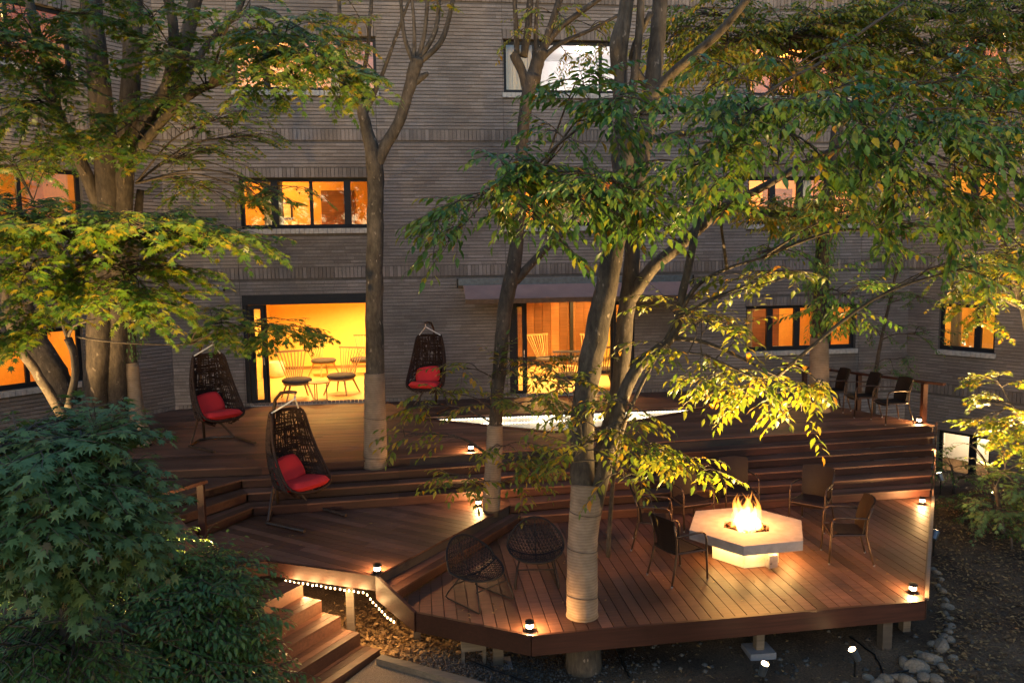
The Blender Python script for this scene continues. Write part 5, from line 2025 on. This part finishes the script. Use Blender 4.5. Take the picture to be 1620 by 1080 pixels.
# ---- golden background crown at the upper right
T = Tree('golden_tree', 'yellowing tree filling the top right corner behind the big green leaves', 'tree', Vector((9.6, 11.6, -1.3)), 'ovate', .105, 'leaf_yellow', 'barkdark', 71, dens=6.0)
g = Vector((9.6, 11.6, -1.3))
T.stem([(1700, 900, 11.6, .12), (1690, 600, 11.6, .10), (1670, 400, 11.4, .07), (1640, 220, 11.2, .05), (1590, 100, 11, .035), (1540, -40, 11, .025)])
for e in ([(1600, 220, 11.2, .06), (1480, 180, 10.6, .045), (1360, 120, 10.2, .035), (1240, 80, 9.9, .025)], [(1560, 140, 11.1, .05), (1440, 60, 10.6, .035), (1300, 20, 10.2, .025)],
          [(1640, 330, 11.3, .05), (1500, 320, 10.8, .035), (1330, 345, 10.4, .025), (1200, 335, 10.2, .018)], [(1660, 400, 11.4, .05), (1560, 450, 11, .03)]):
    T.stem(e, True)
for b in [(1145, 70, 9.8, 80, 40, .7, 22), (1110, 20, 9.8, 70, 24, .6, 14), (1250, 60, 9.8, 95, 44, .8, 32), (1370, 70, 9.9, 95, 48, .8, 34), (1490, 80, 10, 95, 52, .8, 36), (1585, 60, 10.2, 70, 50, .8, 26),
          (1440, 140, 9.9, 90, 36, .7, 26), (1320, 130, 9.8, 80, 30, .7, 18), (1200, 120, 9.8, 70, 24, .6, 12), (1560, 160, 10, 70, 44, .7, 22), (1100, 110, 9.8, 50, 24, .6, 10), (1600, 130, 10.2, 50, 44, .7, 18), (1060, 60, 9.8, 40, 30, .6, 8), (1310, 30, 9.9, 90, 24, .8, 20), (1420, 12, 9.9, 80, 20, .8, 14), (1520, 20, 10, 80, 24, .8, 16), (1600, 15, 10.2, 50, 26, .8, 12), (1600, 230, 10.2, 50, 36, .7, 14), (1180, 335, 10.2, 50, 18, .5, 9), (1250, 335, 10.3, 70, 22, .6, 14), (1330, 320, 10.3, 70, 26, .6, 14),
          (1590, 420, 10.6, 50, 30, .5, 12), (1540, 330, 10.4, 60, 30, .5, 12), (1470, 290, 10.4, 70, 24, .5, 10)]:
    T.blob(*b)
T.done()

# ---- slim dark sapling by the corner of the building
T = Tree('slim_sapling', 'slim dark sapling with sparse feathery leaves in the corner of the building', 'tree', Vector((at(1385, 600, 16.6).x, 16.6, -2.0)), 'ovate', .085, 'leaf_dark', 'barkdark', 81, singles=0)
T.stem([(1378, 760, 16.6, .05), (1385, 600, 16.6, .045), (1398, 520, 16.6, .035), (1416, 440, 16.5, .03), (1430, 360, 16.4, .02)])
for b in [(1420, 420, 16.2, 60, 30, .6, 24), (1400, 470, 16.4, 50, 26, .6, 18), (1460, 470, 16, 55, 24, .6, 18), (1450, 530, 16, 60, 22, .6, 18), (1370, 520, 16.4, 36, 18, .5, 10), (1430, 570, 16.2, 50, 14, .5, 10), (1420, 590, 16.4, 40, 14, .5, 12)]:
    T.blob(*b, flat=True)
T.done()

# ---- lit maples on the right
T = Tree('lit_maple', 'golden lit maple in front of the right wing windows at the picture edge', 'tree', Vector((10.6, 12.2, -1.3)), 'maple', .095, 'leaf_yellow', 'bark', 91)
T.stem([(1640, 620, 12.2, .07), (1622, 500, 12.2, .06), (1606, 450, 12.1, .05), (1590, 390, 12, .04), (1580, 340, 12, .03)])
T.stem([(1622, 490, 12.2, .03), (1580, 470, 12, .02), (1530, 440, 11.8, .014)], True)
for b in [(1540, 420, 11.8, 56, 26, .6, 34), (1585, 395, 11.8, 45, 34, .6, 26), (1600, 460, 11.8, 40, 34, .6, 20), (1545, 470, 11.8, 50, 22, .5, 22), (1560, 510, 11.8, 40, 20, .5, 14), (1515, 455, 11.9, 30, 16, .5, 10), (1610, 360, 11.8, 30, 24, .5, 10)]:
    T.blob(*b)
T.done()
T = Tree('low_maple', 'low maple glowing yellow at the right edge above the basement windows', 'tree', Vector((11.0, 12.4, -1.4)), 'maple', .095, 'leaf_yellow', 'bark', 92)
T.stem([(1660, 830, 12.4, .06), (1650, 740, 12.3, .05), (1630, 680, 12.2, .04), (1600, 640, 12, .03)])
for b in [(1575, 600, 11.9, 50, 14, .5, 14), (1575, 640, 11.9, 36, 16, .5, 14), (1605, 665, 11.8, 32, 22, .5, 20), (1600, 690, 11.9, 26, 12, .4, 14), (1612, 715, 11.8, 20, 22, .4, 14), (1555, 668, 12, 26, 5, .3, 5)]:
    T.blob(*b)
T.done()
T = Tree('dark_shrub', 'dark blue-green maple shrub below the glowing low maple', 'shrub', Vector((10.3, 11.4, -1.35)), 'maple', .10, 'leaf_blue', 'barkdark', 93)
T.stem([(1590, 900, 11.4, .05), (1585, 830, 11.3, .04), (1575, 770, 11.2, .03)])
for b in [(1600, 740, 11.2, 24, 26, .4, 14), (1615, 770, 11, 26, 36, .5, 22), (1590, 810, 10.9, 50, 34, .5, 24), (1530, 800, 12.0, 24, 10, .4, 5), (1535, 702, 13.4, 26, 5, .3, 2), (1545, 728, 13.2, 20, 5, .3, 2)]:
    T.blob(*b)
T.done()
T = Tree('small_shrub', 'small dark leafy shrub against the lit basement window', 'shrub', Vector((at(1510, 770, 14.6).x, 14.6, -1.95)), 'ovate', .09, 'leaf_dark', 'barkdark', 94, singles=0)
T.stem([(1510, 790, 14.6, .03), (1508, 760, 14.6, .025), (1505, 735, 14.5, .02)])
for b in [(1508, 740, 14.4, 26, 20, .4, 16), (1525, 755, 14.3, 22, 14, .4, 10), (1490, 745, 14.5, 14, 14, .3, 6)]:
    T.blob(*b, flat=True)
T.done()
T = Tree('hedge_shrub', 'low dark green shrub spreading over the leaf strewn bank on the right', 'shrub', Vector((10.4, 10.6, -1.3)), 'ovate', .09, 'leaf_dark', 'barkdark', 95, singles=0)
T.stem([(1600, 900, 10.8, .03), (1600, 850, 10.8, .02)])
for b in [(1590, 790, 12.4, 50, 30, 1.0, 40), (1560, 805, 12.2, 46, 12, .8, 24), (1610, 850, 11.6, 40, 34, .8, 34), (1525, 785, 13.6, 26, 6, .5, 8), (1600, 930, 9.8, 34, 16, .4, 8)]:
    T.blob(*b, flat=True, branch=False)
T.done()

# ---- foreground left: blue-green maple above, glossy shrub below
T = Tree('foreground_maple', 'dark blue-green maple with big lobed leaves in the near left corner', 'tree', Vector((at(95, 960, 5.2).x, 5.2, GRD)), 'maple', .092, 'leaf_blue', 'bark', 101, dens=2.6)
T.stem3([Vector((at(95, 960, 5.2).x, 5.2, GRD)), at(98, 960, 5.2), at(92, 900, 5.2), at(100, 820, 5.2), at(80, 740, 5.2)], [.045, .028, .024, .02, .015])
T.stem([(100, 860, 5.2, .03), (170, 780, 5.0, .02), (230, 740, 5.0, .012)], True)
for b in [(35, 695, 4.9, 60, 20, .5, 40), (115, 700, 4.8, 50, 20, .5, 40), (40, 755, 4.7, 60, 34, .5, 46), (130, 762, 4.7, 52, 34, .5, 46), (25, 825, 4.7, 45, 30, .5, 18), (110, 832, 4.8, 60, 36, .5, 44), (185, 820, 5.0, 36, 28, .4, 28), (150, 875, 4.9, 60, 26, .4, 34),
          (178, 745, 5.0, 26, 14, .3, 10), (210, 855, 5.2, 24, 18, .3, 14), (225, 800, 5.4, 18, 14, .3, 6), (75, 890, 4.9, 40, 20, .4, 14), (180, 700, 5.2, 20, 10, .3, 6), (25, 880, 5.0, 30, 24, .4, 14), (100, 800, 4.6, 50, 30, .4, 20)]:
    T.blob(*b)
T.done()
T = Tree('foreground_shrub', 'dense dark green shrub hiding the left end of the garden stairs', 'shrub', Vector((-2.6, 7.3, GRD)), 'ovate', .085, 'leaf_dark', 'barkdark', 102, dens=1.8)
T.stem3([Vector((-2.6, 7.3, GRD)), Vector((-2.6, 7.3, -.7)), Vector((-2.6, 7.2, -.3))], [.05, .04, .02])
for b in [(350, 925, 7.4, 52, 28, .5, 60), (375, 985, 7.3, 40, 44, .5, 70), (390, 1050, 7.2, 44, 40, .5, 70), (418, 1095, 7.0, 42, 26, .5, 44), (290, 960, 7.2, 80, 44, .6, 100), (215, 960, 7.2, 80, 50, .6, 90), (300, 1040, 6.9, 85, 50, .6, 110), (180, 1030, 6.8, 100, 56, .7, 120), (80, 1050, 6.6, 100, 46, .7, 120), (20, 1060, 6.5, 70, 40, .7, 80),
          (40, 1010, 6.8, 60, 26, .6, 44), (120, 985, 7.0, 60, 30, .6, 50), (290, 885, 7.6, 44, 24, .4, 40), (200, 905, 7.4, 60, 34, .5, 50), (375, 900, 7.6, 28, 14, .3, 16), (330, 1090, 6.7, 80, 30, .5, 70), (240, 870, 7.6, 50, 24, .4, 34), (412, 960, 7.2, 8, 14, .2, 4), (150, 930, 7.2, 50, 30, .5, 40), (60, 965, 7.4, 60, 24, .5, 40), (15, 985, 7.0, 40, 24, .5, 24), (330, 900, 7.5, 40, 20, .4, 30), (260, 1000, 7.0, 60, 40, .5, 50)]:
    T.blob(*b, droop=.15, flat=True)
for b in [(95, 1030, 5.0, 70, 34, .4, 50), (20, 1020, 5.0, 50, 40, .4, 40), (60, 1075, 4.9, 90, 30, .4, 50), (150, 1060, 5.1, 50, 30, .4, 34)]:
    T.blob(*b, droop=.15, flat=True, size=.06)
T.done()

# ------------------------------------------------------------------ ground cover, litter, stones


def litter(name, n, fn, kind, size, mat, tilt=.5):
    P_, R_, S_ = [], [], []
    r = random.Random(hash(name) % 1000 if False else len(name) * 7 + n)
    while len(P_) < n:
        q = fn(r)
        if q is None:
            continue
        x, y, lift = q
        z = ground_z(x, y) + lift
        a = r.uniform(0, 6.283)
        L = Vector((math.cos(a), math.sin(a), r.uniform(-tilt, tilt) * .6))
        N = Vector((r.uniform(-tilt, tilt), r.uniform(-tilt, tilt), 1))
        P_.append((x, y, z))
        R_.append(frame3(L, N))
        S_.append(size * r.uniform(.5, 1.4))
    me = scatter_mesh(name, kind, P_, R_, S_, mat, (0, 0, 0))
    return link(name, me, kind='stuff', label='scattered ' + name.replace('_', ' ') + ' on the bare ground', category='ground litter')


def right_bank(r):
    x, y = r.uniform(5.6, 12.5), r.uniform(6.2, 14)
    return None if x < side_x(y) + .12 and y > 8.1 else (x, y, r.uniform(.012, .04))


def stair_side(r):
    x, y = r.gauss(-.55, .55), r.gauss(9.55, .45)
    return None if y < 8.6 or (x > -.2 and y < 8.7) else (x, y, r.uniform(.01, .05))


litter('fallen_leaves', 14000, right_bank, 'ovate', .06, M['litter'])
litter('dry_leaves', 2600, stair_side, 'ovate', .075, M['litter'], .8)
litter('leaf_litter', 1500, lambda r: (r.uniform(-1, 6), r.uniform(6.8, 10.5), r.uniform(.01, .03)), 'ovate', .05, M['litter'])
litter('gravel', 5000, lambda r: (r.gauss(.6, .8), r.gauss(8.75, .4), .002), 'pebble', .016, M['pebble'], .3)
litter('small_stones', 110, lambda r: (r.uniform(1.5, 7), r.gauss(8.2, .5), .006), 'pebble', .034, M['pebble'], .3)


r_ = random.Random(8)
dp, dr_, ds = [], [], []
for k in range(420):
    px, py = r_.uniform(330, 1440), r_.uniform(650, 990)
    for z, ok in ((UP, lambda p: p.y > 13.6 and p.x < 8), (LOW, lambda p: -.0 < p.x < 8 and 8.35 < p.y < 11.3 and p.x < side_x(p.y) - .15 and p.x > 1.0 - (p.y < 9) * .7), (MID, lambda p: -2.2 < p.x < .6 and 10.2 < p.y < 11.6 and p.y > 9.6 + (p.x + .5) * 1.4)):
        p = gz(px, py, z)
        if ok(p):
            dp.append((p.x, p.y, z + .006))
            a = r_.uniform(0, 6.28)
            dr_.append(frame3(Vector((math.cos(a), math.sin(a), .1)), Vector((r_.uniform(-.3, .3), r_.uniform(-.3, .3), 1))))
            ds.append(r_.uniform(.03, .06))
            break
link('fallen_deck_leaves', scatter_mesh('fallen_deck_leaves', 'ovate', dp, dr_, ds, M['litter'], (0, 0, 0)), kind='stuff', label='few dry leaves lying about on the wooden decks', category='fallen leaves')


def stone_mesh(seed):
    import bmesh
    bm = bmesh.new()
    bmesh.ops.create_icosphere(bm, subdivisions=2, radius=1)
    r = random.Random(seed)
    k = [Vector((r.uniform(-1, 1), r.uniform(-1, 1), r.uniform(-1, 1))).normalized() for _ in range(9)]
    hs = [r.uniform(.62, .95) for _ in k]
    sx = Vector((r.uniform(.85, 1.2), r.uniform(.75, 1.0), r.uniform(.6, .85)))
    for v in bm.verts:
        p = v.co.copy()
        for kk, hh in zip(k, hs):
            d = p.dot(kk)
            if d > hh:
                p -= kk * (d - hh) * .85
        v.co = Vector((p.x * sx.x, p.y * sx.y, p.z * sx.z))
    me = bpy.data.meshes.new('stone')
    bm.to_mesh(me)
    bm.free()
    me.materials.append(M['stone'])
    return me


SM = [stone_mesh(s) for s in range(6)]
ST = [(1476, 898, 6), (1483, 905, 7), (1488, 914, 6), (1483, 922, 6), (1490, 930, 8), (1496, 942, 8), (1499, 952, 9), (1497, 963, 7), (1502, 972, 8), (1505, 985, 8), (1499, 995, 8), (1494, 1004, 9), (1503, 1008, 8),
      (1490, 1020, 16), (1472, 1038, 15), (1476, 1016, 9), (1449, 1050, 15), (1463, 1064, 11), (1430, 1042, 12), (1419, 1062, 10), (1436, 1068, 12), (1480, 1068, 12), (1494, 1052, 9), (1402, 1064, 11), (1388, 1068, 9), (1374, 1060, 8), (1508, 1034, 8), (1455, 1030, 8), (1340, 1072, 7), (1380, 1078, 9)]
BIGS = {(1490, 1020): 'big pale boulder where the stone border bends below the deck corner', (1472, 1038): 'big stone just left of the boulder at the bend of the border',
        (1449, 1050): 'big rounded stone in the middle of the lowest stone heap', (1430, 1042): 'mid-sized stone beside the looped cable', (1463, 1064): 'flat stone below the two big ones at the picture bottom',
        (1436, 1068): 'stone at the picture bottom beneath the big rounded one', (1480, 1068): 'lowest right stone of the heap at the picture bottom', (1419, 1062): 'stone under the loop of black cable', (1402, 1064): 'stone to the right of the lit spotlight'}
WORDS = ['pale', 'flat', 'rounded', 'small', 'grey', 'brown']
for i, (px, py, rp_) in enumerate(ST):
    g = gz(px, py, GRD + .06)
    o = link('border_stone', SM[i % 6], None, (g.x, g.y, ground_z(g.x, g.y) + rp_ / 125 * .12),
             label=BIGS.get((px, py), 'small stone in the single row along the right side of the lower deck' if py < 1012 else 'small stone wedged among the larger ones of the border heap'), category='stone', group='stones of the border beside the lower deck')
    s = rp_ / 120
    o.scale = (s * random.uniform(.9, 1.2), s * random.uniform(.85, 1.1), s * random.uniform(.8, 1.1))
    o.rotation_euler = (random.uniform(-.3, .3), random.uniform(-.3, .3), random.uniform(0, 6.28))

# unseen leaf clumps added behind the lens to block the low sky
r_ = random.Random(77)
gp, gr_, gs = [], [], []
for c in range(46):
    cx, cy, cz = r_.uniform(-26, 26), r_.uniform(-19, -9), r_.uniform(1.5, 9)
    for k in range(130):
        v = Vector((r_.gauss(0, 1.3), r_.gauss(0, 1.3), r_.gauss(0, .9)))
        gp.append((cx + v.x, cy + v.y, cz + v.z))
        gr_.append(frame3(Vector((r_.uniform(-1, 1), r_.uniform(-1, 1), r_.uniform(-.8, .2))), Vector((r_.uniform(-.6, .6), r_.uniform(-.6, .6), 1))))
        gs.append(r_.uniform(.5, 1.0))
link('unseen_grove', scatter_mesh('unseen_grove', 'maple', gp, gr_, gs, M['leaf_dark'], (0, 0, 0)), kind='stuff', label='unseen dark leaf clumps added opposite the building to block the low sky', category='unseen_grove')

# hidden uplights among the planting, as the lit crowns show
for loc, tg, lbl, pw, an in (((-6.6, 12.2), (-5.6, 13.6, 5), 'spotlight hidden behind the big maple shining up its trunks', 170, 90),
                             ((-3.15, 7.9), (-4.0, 9.9, 4.2), 'spotlight hidden behind the near bushes lighting the low maple boughs', 260, 110),
                             ((-2.75, 7.9), (-2.5, 9.6, 6.2), 'spotlight hidden behind the near bushes aimed at the high maple bough', 330, 45),
                             ((10.6, 12.9), (10.3, 12.2, 4), 'spotlight hidden under the glowing maple at the right edge', 330, 110),
                             ((11.2, 11.2), (10.4, 10.5, 6), 'spotlight hidden on the bank lighting the golden crown', 460, 90)):
    z = ground_z(*loc)
    spot_fixture((loc[0], loc[1], z), tg, lbl, pw, angle=an)
